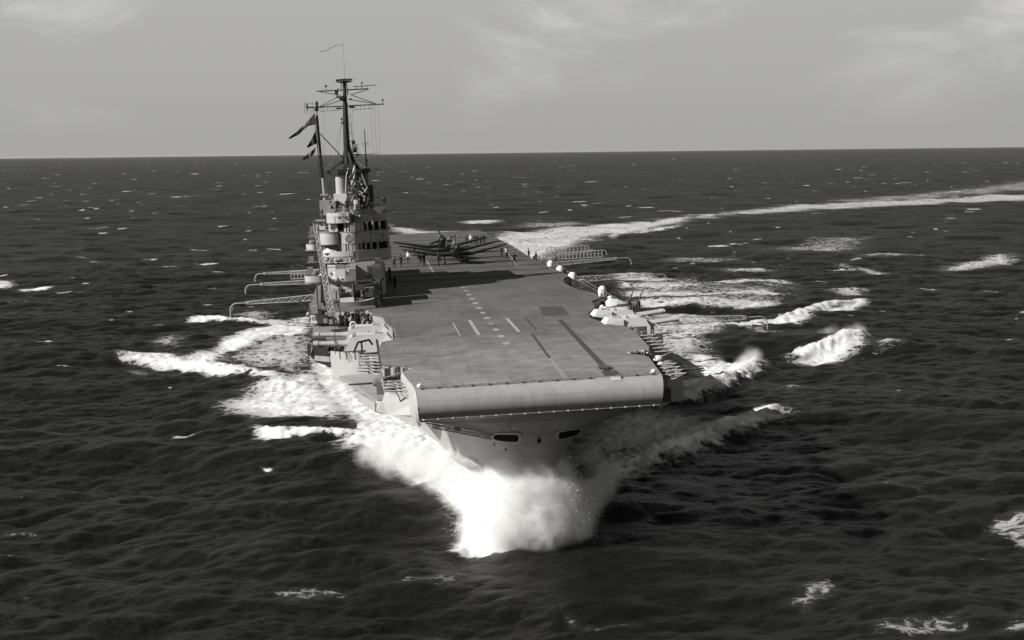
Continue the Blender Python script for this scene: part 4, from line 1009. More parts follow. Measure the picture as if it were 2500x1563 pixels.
c = MB(); c.path([(fr[0][0], fr[0][1]-.35, 3.25)]+[(x, y-.35, 3.25) for x, y in fr], .06); c.path([(fr[-1][0], fr[-1][1]-.1, 3.2), (fr[-1][0], fr[-1][1]-.1, 4.6)], .08); sub(c, 'catwalk_edge', 'pale', ap)
# window bands: set-back dark house, posts at the front plane
def window_band(outline, z0, z1, posts, name='window_band'):
    c = MB(); c.prism(shrink(outline, .38), z0, z1); o = part(c, name, 'void')
    for i, w in posts:
        i = min(len(outline)-2, int(i)); (x, y), (x2, y2) = outline[i], outline[i+1]
        d = np.array([x2-x, y2-y]); d /= np.linalg.norm(d); n_ = np.array([-d[1], d[0]])
        q = MB(); a, b_ = np.array([x, y])-d*w, np.array([x, y])+d*w
        q.prism([tuple(a), tuple(b_), tuple(b_-n_*.3), tuple(a-n_*.3)], z0, z1); sub(q, 'mullion', 'grey', o)
    return o
BR = arc([(-8.6, 101), (-8.5, 95.0), (-9.3, 93.5), (-11.2, 92.2), (-12.6, 91.5), (-13.3, 91.35), (-14.2, 91.7), (-14.9, 92.5), (-15.1, 94), (-15.1, 101)], 5)
nB = len(BR)
posts1 = [(k, .10) for k in (6, 12, 14, 16, 18)]+[(20, .22), (22, .10), (23.5, .2), (26, .16), (28, .07), (30, .12), (32, .25), (35, .4), (38, .5)]
window_band(BR, 4.4, 5.5, posts1)
c = MB(); c.prism(BR, 5.5, 7.02)
b2 = part(c, 'bridge_wall', 'grey', 35)
# round emblem on the nose of the bridge
q = MB(); q.torus((-13.62, 91.38, 6.15), .40, .07, 'y', 20, 6); q.box(-13.7, -13.54, 91.34, 91.42, 6.45, 6.72); q.box(-13.8, -13.44, 91.36, 91.42, 6.62, 6.70)
em = sub(q, 'crest_badge', 'mid', b2, 40)
q = MB(); q.tube((-13.62, 91.40, 6.15), (-13.62, 91.34, 6.15), .34, .30, 16); sub(q, 'badge_face', 'steel', b2)
q = MB(); q.box(-12.3, -12.2, 91.7, 91.76, 5.6, 5.9); q.box(-9.4, -9.3, 93.2, 93.3, 6.2, 6.4); subs(q, 'wall_bracket', 'dark', b2)
# starboard wing cabin, lit and curved
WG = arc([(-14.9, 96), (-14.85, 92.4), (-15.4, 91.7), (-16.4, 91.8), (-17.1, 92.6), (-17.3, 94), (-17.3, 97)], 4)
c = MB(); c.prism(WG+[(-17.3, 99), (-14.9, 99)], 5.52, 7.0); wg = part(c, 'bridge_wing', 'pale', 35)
q = MB(); q.wall([(x, y-.05) for x, y in WG], 6.98, 7.12, -.06); sub(q, 'sill', 'mid', wg)
c = MB(); c.prism([(-17.0, 93), (-15.0, 92.9), (-15.0, 99), (-17.0, 99)], 4.5, 5.5); part(c, 'wing_undercroft', 'mid')
c = MB(); c.loft([[(-17.0, 92.2, 4.5), (-17.0, 92.8, 4.5), (-16.9, 92.7, 4.8)], [(-16.3, 92.0, 4.5), (-16.3, 92.8, 4.5), (-16.4, 92.6, 5.1)], [(-15.6, 92.1, 4.5), (-15.6, 92.7, 4.5), (-15.7, 92.5, 4.75)]]); c.box(-16.0, -15.2, 92.2, 92.7, 4.5, 4.85); parts(c, 'canvas_cover', 'canvas', 40)
window_band(BR, 7.02, 8.12, [(k, .10) for k in (6, 11, 13, 15)]+[(17, .2), (19, .35), (21, .12), (23, .25), (25.5, .1), (27.5, .1), (29, .14)])
q = MB(); q.prism([(-8.55, 94.5), (-8.3, 94.3), (-8.3, 99), (-8.55, 99)], 7.0, 7.1); part(q, 'wing_platform', 'dark')
c = MB(); c.prism([(-16.1, 93.0), (-15.0, 92.6), (-15.0, 99), (-16.2, 99)], 7.0, 8.2); dh = part(c, 'chart_house', 'pale')
q = MB(); 
for x in (-15.75, -15.45): q.box(x-.07, x+.07, 92.62, 92.84, 7.4, 7.85)
subs(q, 'window', 'void', dh)
# upper apron (compass platform): lit half-cylinder to starboard, shaded run to port
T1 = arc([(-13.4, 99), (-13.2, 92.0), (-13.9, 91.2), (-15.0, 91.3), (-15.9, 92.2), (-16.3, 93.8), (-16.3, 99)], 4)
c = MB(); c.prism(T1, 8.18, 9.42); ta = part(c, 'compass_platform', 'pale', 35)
q = MB(); q.wall([(x, y-.05) for x, y in T1], 9.0, 9.46, -.05); sub(q, 'wind_deflector', 'pale', ta, 35)
q = MB()
for i in (8, 11): x, y = T1[i]; q.box(x-.13, x+.13, y-.12, y, 8.82, 9.0)
q.box(-14.0, -13.9, 91.0, 91.2, 8.75, 9.0); subs(q, 'vent_slot', 'mid', ta)
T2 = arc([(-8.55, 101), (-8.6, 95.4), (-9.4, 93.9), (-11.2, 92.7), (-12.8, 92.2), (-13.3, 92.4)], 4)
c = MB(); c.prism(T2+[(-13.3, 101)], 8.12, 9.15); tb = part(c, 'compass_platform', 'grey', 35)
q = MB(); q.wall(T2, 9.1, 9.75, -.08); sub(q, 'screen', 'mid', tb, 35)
q = MB(); q.loft([[(-9.9, 93.4, 9.1), (-8.9, 94.6, 9.0)], [(-9.9, 93.3, 9.9), (-8.7, 94.4, 9.95)]], closed=False); q.add([(-10.4, 92.9, 9.85), (-9.2, 93.6, 9.95), (-9.3, 93.7, 9.0), (-9.9, 93.2, 9.15)], [(0, 1, 2, 3)]); sub(q, 'flapping_canvas', 'canvas', tb)
q = MB(); q.box(-13.25, -12.75, 91.9, 92.3, 8.35, 8.95); q.box(-12.5, -12.2, 91.95, 92.2, 8.7, 8.9); subs(q, 'signal_lamp', 'dark', tb)
q = MB(); q.ell((-12.15, 92.2, 8.85), (.14, .12, .14)); q.ell((-13.0, 91.8, 9.25), (.16, .1, .12)); subs(q, 'lamp_glass', 'canvas', tb)
# instruments on the platform
c = MB()
rq = random.Random(21)
for k in range(34):
    x = rq.uniform(-15.9, -8.9); y = rq.uniform(93.2, 97.5); z = 9.3
    k_ = rq.random()
    if k_ < .35: c.tube((x, y, z), (x, y, z+rq.uniform(.6, 1.3)), .10, .08, 8); c.box(x-.18, x+.18, y-.15, y+.15, z+.7, z+1.0)
    elif k_ < .7: c.box(x-.2, x+.2, y-.2, y+.2, z, z+rq.uniform(.5, 1.0))
    else: c.path([(x, y, z), (x+.1, y, z+1.1), (x+.5, y, z+1.15)], .035)
parts(c, 'bridge_instrument', 'dark', 40)
c = MB()
for k in range(12):
    x = rq.uniform(-15.9, -12.6); y = rq.uniform(93.2, 96.5); c.box(x-.16, x+.16, y-.12, y+.12, 9.4, 9.4+rq.uniform(.4, .9))
c.tube((-12.35, 94, 9.2), (-12.35, 94, 10.9), .42, .42, 14); c.box(-13.3, -12.8, 92.3, 92.7, 9.4, 10.1)
parts(c, 'bridge_instrument', 'pale', 40)

# director tower, lattice stays and dark funnel cap
c = MB(); c.prism([(-15.3, 97.2), (-13.6, 96.6), (-12.2, 97), (-12.2, 102), (-15.3, 102)], 9.4, 11.7)
tw = part(c, 'director_tower', 'pale')
q = MB(); q.box(-17.2, -15.35, 98.5, 101, 9.0, 10.9); sub(q, 'funnel_casing', 'grey', tw)
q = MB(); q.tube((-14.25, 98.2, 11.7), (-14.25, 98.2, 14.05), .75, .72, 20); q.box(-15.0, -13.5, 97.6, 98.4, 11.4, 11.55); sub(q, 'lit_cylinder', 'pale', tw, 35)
q = MB(); q.prism([(-14.6, 99.5), (-10.9, 99.5), (-10.6, 103.5), (-10.8, 112), (-12.5, 114), (-14.4, 112)], 8.0, 14.05); sub(q, 'funnel', 'mid', tw)
q = MB(); q.prism([(-15.4, 100.5), (-9.4, 100.5), (-9.4, 122), (-15.4, 122)], 3.2, 6.2); q.prism([(-15.0, 101), (-9.9, 101), (-9.9, 118), (-15.0, 118)], 6.2, 9.0); sub(q, 'after_superstructure', 'grey', tw)
q = MB(); q.box(-12.2, -10.9, 97.5, 99.3, 9.5, 11.8); q.box(-12.2, -10.7, 97.4, 99.4, 11.8, 11.95); sub(q, 'sea_cabin', 'dark', tw)
q = MB()
cap = [(-15.6, 98.2), (-14.6, 97.1), (-11.9, 97.0), (-10.7, 98.2), (-10.7, 103), (-12, 104), (-14.6, 104), (-15.6, 103)]
q.prism(cap, 14.1, 14.28); q.wall(cap, 14.28, 14.75, -.06, True)
for k in (0, 2, 3, 4): q.box(cap[k][0]-.35, cap[k][0]+.35, cap[k][1]-.15, cap[k][1]+.1, 14.3, 14.75)
q.prism(shrink(cap, 1.0, (-13.1, 100.5)), 14.28, 15.5, shrink(cap, 2.0, (-13.1, 100.5)))
fc_ = sub(q, 'funnel_cap', 'black', tw)
q = MB(); q.path([(-15.4, 97.8, 14.75), (-13.9, 100, 15.9), (-12.4, 100, 15.9), (-10.9, 98, 14.8)], .07); sub(q, 'cage_hoop', 'black', tw)
q = MB()
q.path([(-13.75, 96.4, 11.7), (-13.5, 96.8, 14.0), (-13.2, 97.2, 14.9)], .07); q.path([(-11.6, 96.6, 14.2), (-11.0, 96.6, 12.4), (-11.15, 96.8, 11.9)], .08)
q.path([(-13.6, 96.4, 13.0), (-12.5, 96.5, 11.9)], .06); q.path([(-12.9, 96.4, 12.9), (-12.1, 96.6, 11.7)], .05); q.path([(-13.7, 96.5, 11.75), (-10.9, 96.9, 11.75)], .08)
sub(q, 'lattice_stay', 'pale', tw)
q = MB(); q.path([(-13.5, 96.3, 13.3), (-13.55, 96.2, 11.3), (-13.2, 95.6, 9.6)], .09); sub(q, 'exhaust_pipe', 'black', tw)
q = MB(); rows = []
for k in range(8):
    t = k/7; zt = 15.3-2.6*t; wd = .12+.62*t*(1 if t < .8 else .7); xc = -12.35-.42*t
    rows.append([(xc-wd*.6+wd*1.1*j/4, 96.4+.14*math.sin(j*2.1+k*1.3), zt+.10*math.sin(j*1.7+k)) for j in range(5)])
q.loft(rows, closed=False); sub(q, 'signal_cloth', 'pale', tw)
for k in range(14):
    q = MB(); x = rq.uniform(-13.4, -11.4) if 0 else -13.4+2.0*((k*37) % 14)/14; z = 9.8+4.2*((k*53) % 17)/17; q.tube((x, 96.3, z), (x+.25*((k % 3)-1), 96.25, z+.45), .05+.03*(k % 2), .04, 6); q.box(x-.1, x+.12, 96.2, 96.45, z-.1, z+.1); sub(q, 'halyard_rack', ('pale', 'dark', 'mid')[k % 3], tw)
q = MB()
rq = random.Random(5)
for k in range(16):
    x = rq.uniform(-13.3, -11.2); z = rq.uniform(11.6, 13.6); q.box(x-.14, x+.14, 96.8, 97.4, z-.14, z+.16)
subs(q, 'searchlight', 'steel', tw)
q = MB()
for k in range(9):
    x = rq.uniform(-13.3, -11.3); z = rq.uniform(10.0, 13.2); q.box(x-.12, x+.12, 96.5, 96.9, z-.14, z+.14)
subs(q, 'searchlight', 'dark', tw)

# main mast : tripod, yards, radar
MX, MY = -13.25, 100.0
c = MB(); c.tube((MX-.05, MY, 14.2), (MX, MY, 19.5), .52, .40, 14); c.tube((MX, MY, 19.5), (MX+.1, MY, 23.3), .40, .32, 14); c.tube((MX+.1, MY, 23.3), (MX+.15, MY, 25.9), .27, .20, 12)
c.tube((MX+.1, MY+.3, 18.6), (MX+.95, MY+3.5, 14.2), .2, .24, 8); c.tube((MX, MY-.1, 17.6), (MX+.75, MY-1.0, 14.2), .16, .2, 8); c.tube((MX, MY+.3, 18.6), (MX-.9, MY+3.5, 14.2), .2, .24, 8)
mast = part(c, 'main_mast', 'black', 40)
def ms(mb, name, mat='black', sm=None): return sub(mb, name, mat, mast, sm)
q = MB(); q.tube((MX+.13, MY, 25.85), (MX+.13, MY, 25.98), .45, .95, 18); q.torus((MX+.13, MY, 26.03), 1.0, .06, 'z', 24, 6); q.torus((MX+.13, MY, 26.3), 1.05, .06, 'z', 24, 6)
for k in range(8): t = math.pi*k/4; q.tube((MX+.13+math.cos(t), MY+math.sin(t), 26.03), (MX+.13+math.cos(t)*1.05, MY+math.sin(t)*1.05, 26.3), .03, None, 5)
q.path([(MX-.88, MY, 26.18), (MX+1.14, MY, 26.22)], .06); ms(q, 'radar_cage')
for nm, z, xl, xr in (('upper_yard', 24.95, -16.7, -10.0), ('lower_yard', 22.9, -18.1, -8.15)):
    q = MB(); q.tube((xl, MY-.1, z), (xr, MY-.1, z+.02), .07, None, 8); ms(q, nm)
q = MB()
q.path([(-12.0, MY-.1, 25.33), (-9.0, MY-.1, 25.42)], .05)
for x in (-11.6, -10.9, -10.2): q.tube((x, MY-.1, 24.95), (x, MY-.1, 25.38), .025)
q.tube((-15.5, MY-.1, 24.95), (-15.5, MY-.1, 25.5), .03); q.ell((-15.5, MY-.1, 25.55), (.17, .17, .17), 8, 6); q.tube((-10.85, MY-.1, 25.0), (-10.85, MY-.1, 25.85), .03); q.ell((-10.85, MY-.1, 25.75), (.12, .12, .16), 8, 6)
q.tube((-8.3, MY-.1, 22.9), (-8.3, MY-.1, 23.5), .03); q.ell((-8.3, MY-.1, 23.45), (.12, .12, .18), 8, 6); ms(q, 'yard_aerial')
q = MB()
for a, b_ in (((-16.2, 24.85), (MX-.6, 24.35)), ((-10.1, 24.9), (MX+.9, 24.3)), ((-16.4, 23.0), (MX-.4, 24.3)), ((-16.3, 22.95), (MX-.2, 23.7)), ((-9.2, 23.0), (MX+.9, 24.3)), ((-9.2, 23.0), (MX+.5, 23.75))):
    q.tube((a[0], MY-.1, a[1]), (b_[0], MY-.1, b_[1]), .05, None, 6)
ms(q, 'yard_strut')
q = MB()
q.box(MX-1.0, MX+.4, MY-.5, MY+.5, 24.0, 24.12); q.ell((MX-.15, MY-.1, 23.9), (.5, .45, .35)); q.box(MX-1.1, MX-.3, MY-.3, MY+.3, 22.55, 22.75); q.box(MX+.6, MX+1.3, MY-.3, MY+.2, 22.6, 22.85); q.ell((MX+.85, MY-.2, 23.75), (.14, .14, .14))
q.box(MX-1.15, MX-.85, MY-.2, MY+.1, 24.5, 24.95); q.tube((MX-.9, MY-.1, 24.1), (MX-.7, MY-.1, 25.2), .08); q.box(MX+.45, MX+.6, MY-.2, MY+.1, 24.3, 25.0); q.tube((MX-.3, MY-.1, 25.0), (MX-.25, MY, 25.8), .05); q.tube((MX+.5, MY-.1, 25.0), (MX+.4, MY, 25.8), .05); subs(q, 'crosstree', 'black', mast)
q = MB()
for s_, x0, x1 in ((-1, -16.4, -14.0), (1, -12.3, -9.6)):
    q.path([(x0, MY-.2, 22.35), (x1, MY-.2, 22.4)], .025, 5)
    for i in range(6):
        x = x0+(x1-x0)*i/5; q.tube((x, MY-.2, 22.88), (x, MY-.2, 22.35), .022, None, 5)
ms(q, 'footrope')
q = MB()
for k in range(7):
    z = 15.2+1.05*k; q.box(MX+.35, MX+.75, MY-.25, MY-.2, z, z+.05)
q.path([(MX+.75, MY-.2, 14.5), (MX+.72, MY-.2, 22.0)], .02, 4); q.box(MX-.55, MX-.35, MY-.3, MY-.1, 20.6, 20.9); q.box(MX-.58, MX-.4, MY-.3, MY-.1, 21.1, 21.4); ms(q, 'mast_ladder')
q = MB(); q.box(MX+.3, MX+1.75, MY-.6, MY+.4, 16.55, 16.68); q.path([(MX+.4, MY, 15.9), (MX+1.5, MY, 16.55)], .06)
for a, b_ in (((.7, 16.68), (.75, 18.3)), ((1.3, 16.68), (.95, 18.3)), ((.7, 17.3), (1.25, 17.0)), ((.72, 17.8), (1.1, 17.4)), ((.6, 18.3), (1.1, 18.35)), ((.9, 17.0), (1.5, 17.5)), ((1.0, 17.6), (1.5, 17.9))): q.tube((MX+a[0], MY-.3, a[1]), (MX+b_[0], MY-.3, b_[1]), .06, None, 6)
q.box(MX+.65, MX+1.05, MY-.4, MY-.1, 17.9, 18.45); q.ell((MX+.95, MY-.3, 17.2), (.3, .2, .35)); ms(q, 'radar_aerial')
q = MB(); q.tube((MX+.2, MY, 26.2), (MX+.35, MY, 30.85), .016, .010, 5); ms(q, 'topmast_pole')
q = MB()
for x0, z0, x1, z1 in ((-8.9, 22.85, -9.05, 15.5), (-9.4, 22.85, -9.5, 14.5), (-9.9, 22.9, -10.0, 12.0), (-16.0, 22.8, -16.2, 12.2), (MX+1.0, 22.3, MX+.9, 18.4)): q.tube((x0, MY-.3, z0), (x1, MY-.6, z1), .012, None, 4)
ms(q, 'signal_halyard', 'dark')
# outboard pole mast with braces
c = MB(); c.tube((-16.5, 100, 9.0), (-16.88, 100, 21.9), .20, .17, 10); c.tube((-16.95, 99.8, 10.4), (-17.1, 99.8, 21.6), .06, None, 6)
pm = part(c, 'pole_mast', 'black', 40)
q = MB(); q.tube((-16.5, 99.95, 8.9), (-16.62, 99.95, 13.8), .215, .205, 10); q.box(-17.1, -16.0, 99.6, 100.3, 11.55, 11.7); sub(q, 'lower_length', 'pale', pm, 40)
q = MB(); q.tube((-16.6, 100, 19.5), (MX-.4, 100, 16.0), .07, None, 6); q.tube((-16.3, 100, 14.6), (-14.3, 100, 17.0), .05, None, 6); sub(q, 'mast_brace', 'black', pm)
q = MB(); q.box(-16.95, -16.6, 99.7, 99.9, 22.4, 23.65); q.box(-17.1, -16.9, 99.7, 99.9, 22.4, 22.8); q.tube((-16.85, 99.8, 21.8), (-16.85, 99.8, 22.5), .06)
for x in (-18.35, -18.0, -17.3): q.tube((x, 99.8, 22.1), (x, 99.8, 23.6), .025, None, 5)
for z in (22.6, 23.0, 23.4): q.tube((-18.4, 99.8, z), (-17.2, 99.8, z), .022, None, 5)
q.ell((-18.05, 99.8, 23.1), (.12, .12, .4), 8, 6); sub(q, 'direction_finder', 'black', pm)
# slim aerial mast to port of the funnel
c = MB(); c.tube((-10.95, 100, 9.2), (-10.9, 100, 15.5), .14, .11, 8); c.tube((-10.9, 100, 15.5), (-10.85, 100, 19.8), .09, .05, 8)
am = part(c, 'aerial_mast', 'black', 40)
q = MB(); q.path([(-12.25, 100, 16.55), (-9.4, 100, 16.62)], .04); q.path([(-11.25, 100, 17.9), (-10.45, 100, 17.95)], .03)
for x in (-11.2, -10.5): q.tube((x, 100, 17.6), (x, 100, 18.3), .025, None, 5)
q.box(-9.9, -9.3, 99.8, 100.1, 14.5, 14.62); q.box(-10.95, -10.7, 99.8, 100.1, 15.5, 15.9); subs(q, 'aerial_yard', 'black', am)
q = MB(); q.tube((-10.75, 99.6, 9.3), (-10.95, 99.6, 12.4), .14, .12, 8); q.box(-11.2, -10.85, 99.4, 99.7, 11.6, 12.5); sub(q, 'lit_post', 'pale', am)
q = MB(); q.box(-11.0, -10.2, 99.8, 101, 9.4, 12.6); sub(q, 'mast_casing', 'dark', am)

# light guns and their tubs on the starboard side of the island
def gun_tub(x0, x1, y, z0, z1, tips, label):
    pts = arc([(x1, y+2.4), (x0+.3, y+2.2), (x0, y+.6), (x0+.6, y-.5), (x1-.3, y-.6), (x1, y)], 3)
    c = MB(); c.prism(pts, z0, z0+.15); c.wall(pts, z0, z1, .08, True)
    t = part(c, 'gun_tub', 'pale', 35, label)
    for tip, base in tips:
        q = MB(); q.tube(base, tip, .13, .085, 7); g_ = sub(q, 'gun_barrel', 'dark', t); q = MB(); q.box(base[0]-.3, base[0]+.35, base[1]-.35, base[1]+.35, base[2]-.35, base[2]+.3); q.box(base[0]-.5, base[0]+1.9, base[1]-.4, base[1]+.4, base[2]-.5, base[2]-.36); q.tube((base[0], base[1], base[2]-.4), (base[0]+1.6, base[1], base[2]-1.3), .06); sub(q, 'gun_platform', 'mid', t)
    q = MB(); q.ell(((x0+x1)/2+.1, y+.9, z1+.15), (.5, .6, .45)); q.tube(((x0+x1)/2, y+.9, z0), ((x0+x1)/2, y+.9, z1+.3), .2); sub(q, 'gun_mounting', 'tarp', t, 40)
    return t
gun_tub(-19.1, -17.6, 94, 4.85, 5.6, [((-20.5, 95, 5.3), (-18.6, 95, 3.7)), ((-19.6, 95, 8.95), (-18.2, 95, 7.5)), ((-19.75, 95, 8.4), (-18.3, 95, 6.9))], 'pale gun tub high on the starboard side of the island')
gun_tub(-19.3, -16.9, 89, 1.1, 1.95, [((-20.4, 90, 3.45), (-18.6, 90, 2.7))], 'pale gun tub level with the signal house')
PLACE[:] = [(0.0, 0.0, 0.0), 1.0]
gun_tub(-17.8, -15.8, 60, -1.1, -.15, [((-18.8, 60, 1.5), (-16.9, 60, -.95))], 'pale gun tub at deck level ahead of the boat')
c = MB(); c.prism([(-18.2, 70), (-16.6, 69.5), (-16.3, 72), (-18.0, 72.4)], -1.2, .2); c.prism([(-17.9, 70.1), (-16.9, 69.8), (-16.6, 72), (-17.6, 72.2)], .2, 2.1, [(-17.3, 70.6), (-16.8, 70.4), (-16.6, 71.6), (-17.0, 71.8)]); gg = part(c, 'anti_aircraft_gun', 'tarp', 30, label='tarpaulin covered gun on the starboard gallery')
q = MB(); q.tube((-17.6, 70.5, 1.2), (-18.9, 70.4, 2.4), .09, .06); sub(q, 'barrel', 'dark', gg)
PLACE[:] = ISL
c = MB(); c.prism([(-17.9, 89.5), (-17.2, 89.3), (-17.0, 91), (-17.9, 91)], 1.95, 2.35, [(-17.5, 90.2), (-17.4, 90.1), (-17.3, 90.6), (-17.5, 90.6)]); part(c, 'canvas_cover', 'canvas', label='small peaked canvas cover beside the signal house')
PLACE[:] = [(0.0, 0.0, 0.0), 1.0]
c = MB(); rq = random.Random(31)
for k in range(12):
    x = rq.uniform(-17.4, -15.6); y = rq.uniform(58, 64); z = rq.uniform(-.9, .3); c.box(x-.2, x+.2, y-.2, y+.2, z-.2, z+.25)
c.ell((-17.9, 59, .05), (.24, .24, .24)); c.ell((-17.85, 59, -.45), (.2, .2, .2)); c.box(-17.6, -16.9, 58.6, 60, .1, .9)
parts(c, 'gallery_locker', 'grey', 30)
PLACE[:] = ISL
# director on a thin outrigger mast left of the bridge
c = MB(); c.tube((-18.6, 95, 5.5), (-18.75, 95, 9.4), .07, .05); c.box(-18.95, -18.3, 94.8, 95.2, 9.5, 9.85); c.tube((-19.3, 95, 9.72), (-18.9, 95, 9.7), .16, .12, 8); c.path([(-19.6, 95, 10.3), (-19.3, 95, 10.5), (-19.25, 95, 9.9)], .03); c.tube((-18.6, 95, 9.9), (-18.62, 95, 10.6), .03)
part(c, 'lookout_sight', 'dark', 40)
c = MB(); c.prism([(-17.6, 95.5), (-16.6, 95.2), (-16.5, 97), (-17.6, 97)], 7.3, 8.4); c.box(-17.9, -16.6, 95, 97, 8.4, 8.55); ob = part(c, 'lookout_post', 'pale')
q = MB(); q.box(-17.2, -17.0, 95.1, 95.3, 8.0, 8.25); q.tube((-16.9, 95.3, 8.5), (-16.85, 95.3, 9.9), .14, .1); q.ell((-16.9, 95.3, 9.6), (.22, .2, .3)); sub(q, 'sight', 'dark', ob)
PLACE[:] = [(0.0, 0.0, 0.0), 1.0]
# tall lattice crane ahead of the island, leaning outboard
c = MB(); c.truss((-15.25, 60, -2.2), (-16.05, 60.5, 4.2), .85, .8, 14, .055, .62); c.truss((-16.05, 60.5, 4.2), (-16.75, 61, 9.6), .52, .5, 12, .05, .5)
cr_ = part(c, 'boat_crane', 'pale', label='pale lattice crane rising in front of the island')
q = MB(); q.tube((-16.8, 60.8, 9.6), (-16.7, 61.2, 9.6), .2, .2, 10); q.tube((-16.75, 60.9, 9.5), (-16.3, 60.2, .5), .012, None, 4); sub(q, 'sheave', 'dark', cr_)
q = MB(); q.box(-15.9, -14.6, 59.4, 60.8, -2.4, -1.9); q.path([(-14.35, 60.2, -1.8), (-14.75, 60.2, .8)], .07); sub(q, 'crane_foot', 'mid', cr_)
PLACE[:] = ISL
# dark horizontal derrick crossing in front of the deck house
c = MB(); c.truss((-18.4, 80, 1.55), (-9.9, 80, 1.62), .18, .16, 22, .04); c.tube((-18.9, 80, 1.5), (-9.6, 80, 1.75), .07, None, 6); c.tube((-9.6, 80, 1.72), (-13.0, 80, .7), .07, None, 6)
for x, x2, z2 in ((-10.6, -10.9, 1.3), (-11.2, -10.9, 1.3), (-11.2, -12.0, 1.0), (-12.4, -12.0, 1.0), (-12.4, -13.0, .75)): c.tube((x, 80, 1.68), (x2, 80, z2), .05, None, 6)
c.box(-13.1, -11.8, 79.8, 80.3, .55, 1.25); c.box(-12.0, -11.0, 79.9, 80.4, -.3, .7); c.tube((-14.8, 80, .3), (-12.6, 80, .35), .08); c.tube((-17.6, 80, 1.4), (-17.6, 80, -1.2), .09)
part(c, 'derrick', 'dark')
c = MB(); c.tube((-13.3, 80, -1.0), (-13.3, 80, 1.4), .2, .16); c.tube((-14.9, 80.2, -1.0), (-15.0, 80.1, 2.2), .12, .1); c.box(-12.2, -9.9, 80.5, 84, -.8, .5); parts(c, 'derrick_post', 'dark')
PLACE[:] = [(0.0, 0.0, 0.0), 1.0]
# cradle, stanchions and gear between the boat and the turrets
c = MB(); rq = random.Random(77)
for k in range(34):
    x = rq.uniform(-14.6, -11.0); y = rq.uniform(56.5, 62.5); w_ = rq.uniform(.1, .3); zt = rq.uniform(-.75, -.1)
    if k % 3: c.tube((x, y, -1.2), (x+rq.uniform(-.3, .3), y, zt), w_, w_*.7, 7)
    else: c.ell((x, y, zt-.2), (w_*1.4, .35, .3), 8, 5)
c.prism([(-14.9, 57), (-11.7, 56), (-11.6, 61), (-15, 63)], -1.5, -1.2)
parts(c, 'stowed_gear', 'black', 40)  # gear and floor coloured black for the shade of the pit
c = MB(); c.box(-15.2, -9.9, 48.8, 49.2, -1.0, -.8); c.box(-14.2, -10.4, 47.9, 48.5, -1.4, -.7); c.path([(-15.4, 48.9, -.75), (-10.3, 50.4, -.55)], .08); parts(c, 'gallery_sill', 'dark')
c = MB()
for x, x2, h_ in ((-12.4, -11.9, 1.0), (-11.8, -11.3, 1.25), (-9.95, -9.4, .85)): c.path([(x, 52.5, -.8), (x2, 52.8, -.8+h_)], .05)
parts(c, 'stanchion', 'pale')
PLACE[:] = [(0.0, 0.0, 0.0), 1.0]
c = MB(); c.box(-9.6, -9.3, 88.0, 91.6, 0, 2.4); c.box(-10.6, -9.9, 74, 79, 0, 4.4); parts(c, 'shadow_block', 'dark'); c = MB(); c.box(-10.9, -10.0, 67.6, 73.2, .1, 4.0); c.box(-10.9, -10.2, 62.6, 67.6, .1, 2.6); c.tube((-10.5, 68, 2.2), (-11.6, 63, 3.6), .1, .07); parts(c, 'shadow_caster', 'dark')  # dark blocks added to cast the shadow on the deck before the island

# rails, pipes, scuttles, rungs and awning wires that crowd the superstructure
PLACE[:] = ISL
def rail_on(outline, z, h=.9, mat='pale', step=1, y_off=-.02):
    c = MB(); P = [(x, y+y_off, z) for x, y in outline]
    for q in (h, h*.5): c.path([(x, y, zz+q) for x, y, zz in P], .022, 5)
    for k in range(0, len(P), step): x, y, zz = P[k]; c.tube((x, y, zz), (x, y, zz+h), .022, None, 5)
    return part(c, 'guard_rail', mat)
rail_on([p for p in T1 if p[1] < 97], 9.4, .55, 'mid', 3)
rail_on([(-17.2, 93.0), (-16.4, 92.0), (-15.4, 91.9), (-14.9, 92.6)], 7.1, .7, 'pale')
rail_on([p for p in T2 if p[1] < 98], 9.75, .5, 'dark', 3)
rq = random.Random(101)
for (x, z) in ((-12.6, 6.75), (-11.9, 5.8), (-10.4, 6.7), (-9.9, 5.75), (-12.0, 8.5), (-10.6, 8.9), (-9.6, 8.4), (-11.2, 8.35)):
    o = BR if z < 8 else T2; i = min(range(len(o)), key=lambda k: abs(o[k][0]-x)+abs(o[k][1]-92.5)*.2); px_, py_ = o[i]
    c = MB(); c.tube((px_, py_-.05, z), (px_, py_+.02, z), .10, .10, 10); part(c, 'scuttle', 'dark')
for x, z0, z1 in ((-12.9, 5.55, 7.0), (-10.9, 5.55, 7.0), (-9.35, 5.55, 7.0), (-12.4, 8.15, 9.15), (-10.2, 8.15, 9.15), (-14.6, 5.55, 7.0), (-12.6, 3.3, 4.55), (-10.2, 3.3, 4.55), (-15.2, 8.2, 9.0)):
    o = A1 if z0 < 4 else BR if z0 < 8 else T2 if x > -13 else T1; i = min(range(len(o)), key=lambda k: abs(o[k][0]-x)+abs(o[k][1]-92.5)*.2); px_, py_ = o[i]
    c = MB(); c.tube((px_, py_-.06, z0), (px_, py_-.06, z1), .035, None, 6); part(c, 'wall_pipe', 'mid' if x > -13.2 else 'pale')
for z in (5.52, 7.0):
    c = MB(); c.path([(x, y-.03, z) for x, y in BR if y < 97], .035, 5); part(c, 'deck_edge_bar', 'mid')
c = MB(); c.path([(x, y-.03, 4.6) for x, y in A1 if y < 97], .04, 5); part(c, 'deck_edge_bar', 'pale')
c = MB(); c.path([(x, y-.03, 3.25) for x, y in A1 if y < 97], .045, 5); part(c, 'deck_edge_bar', 'dark')
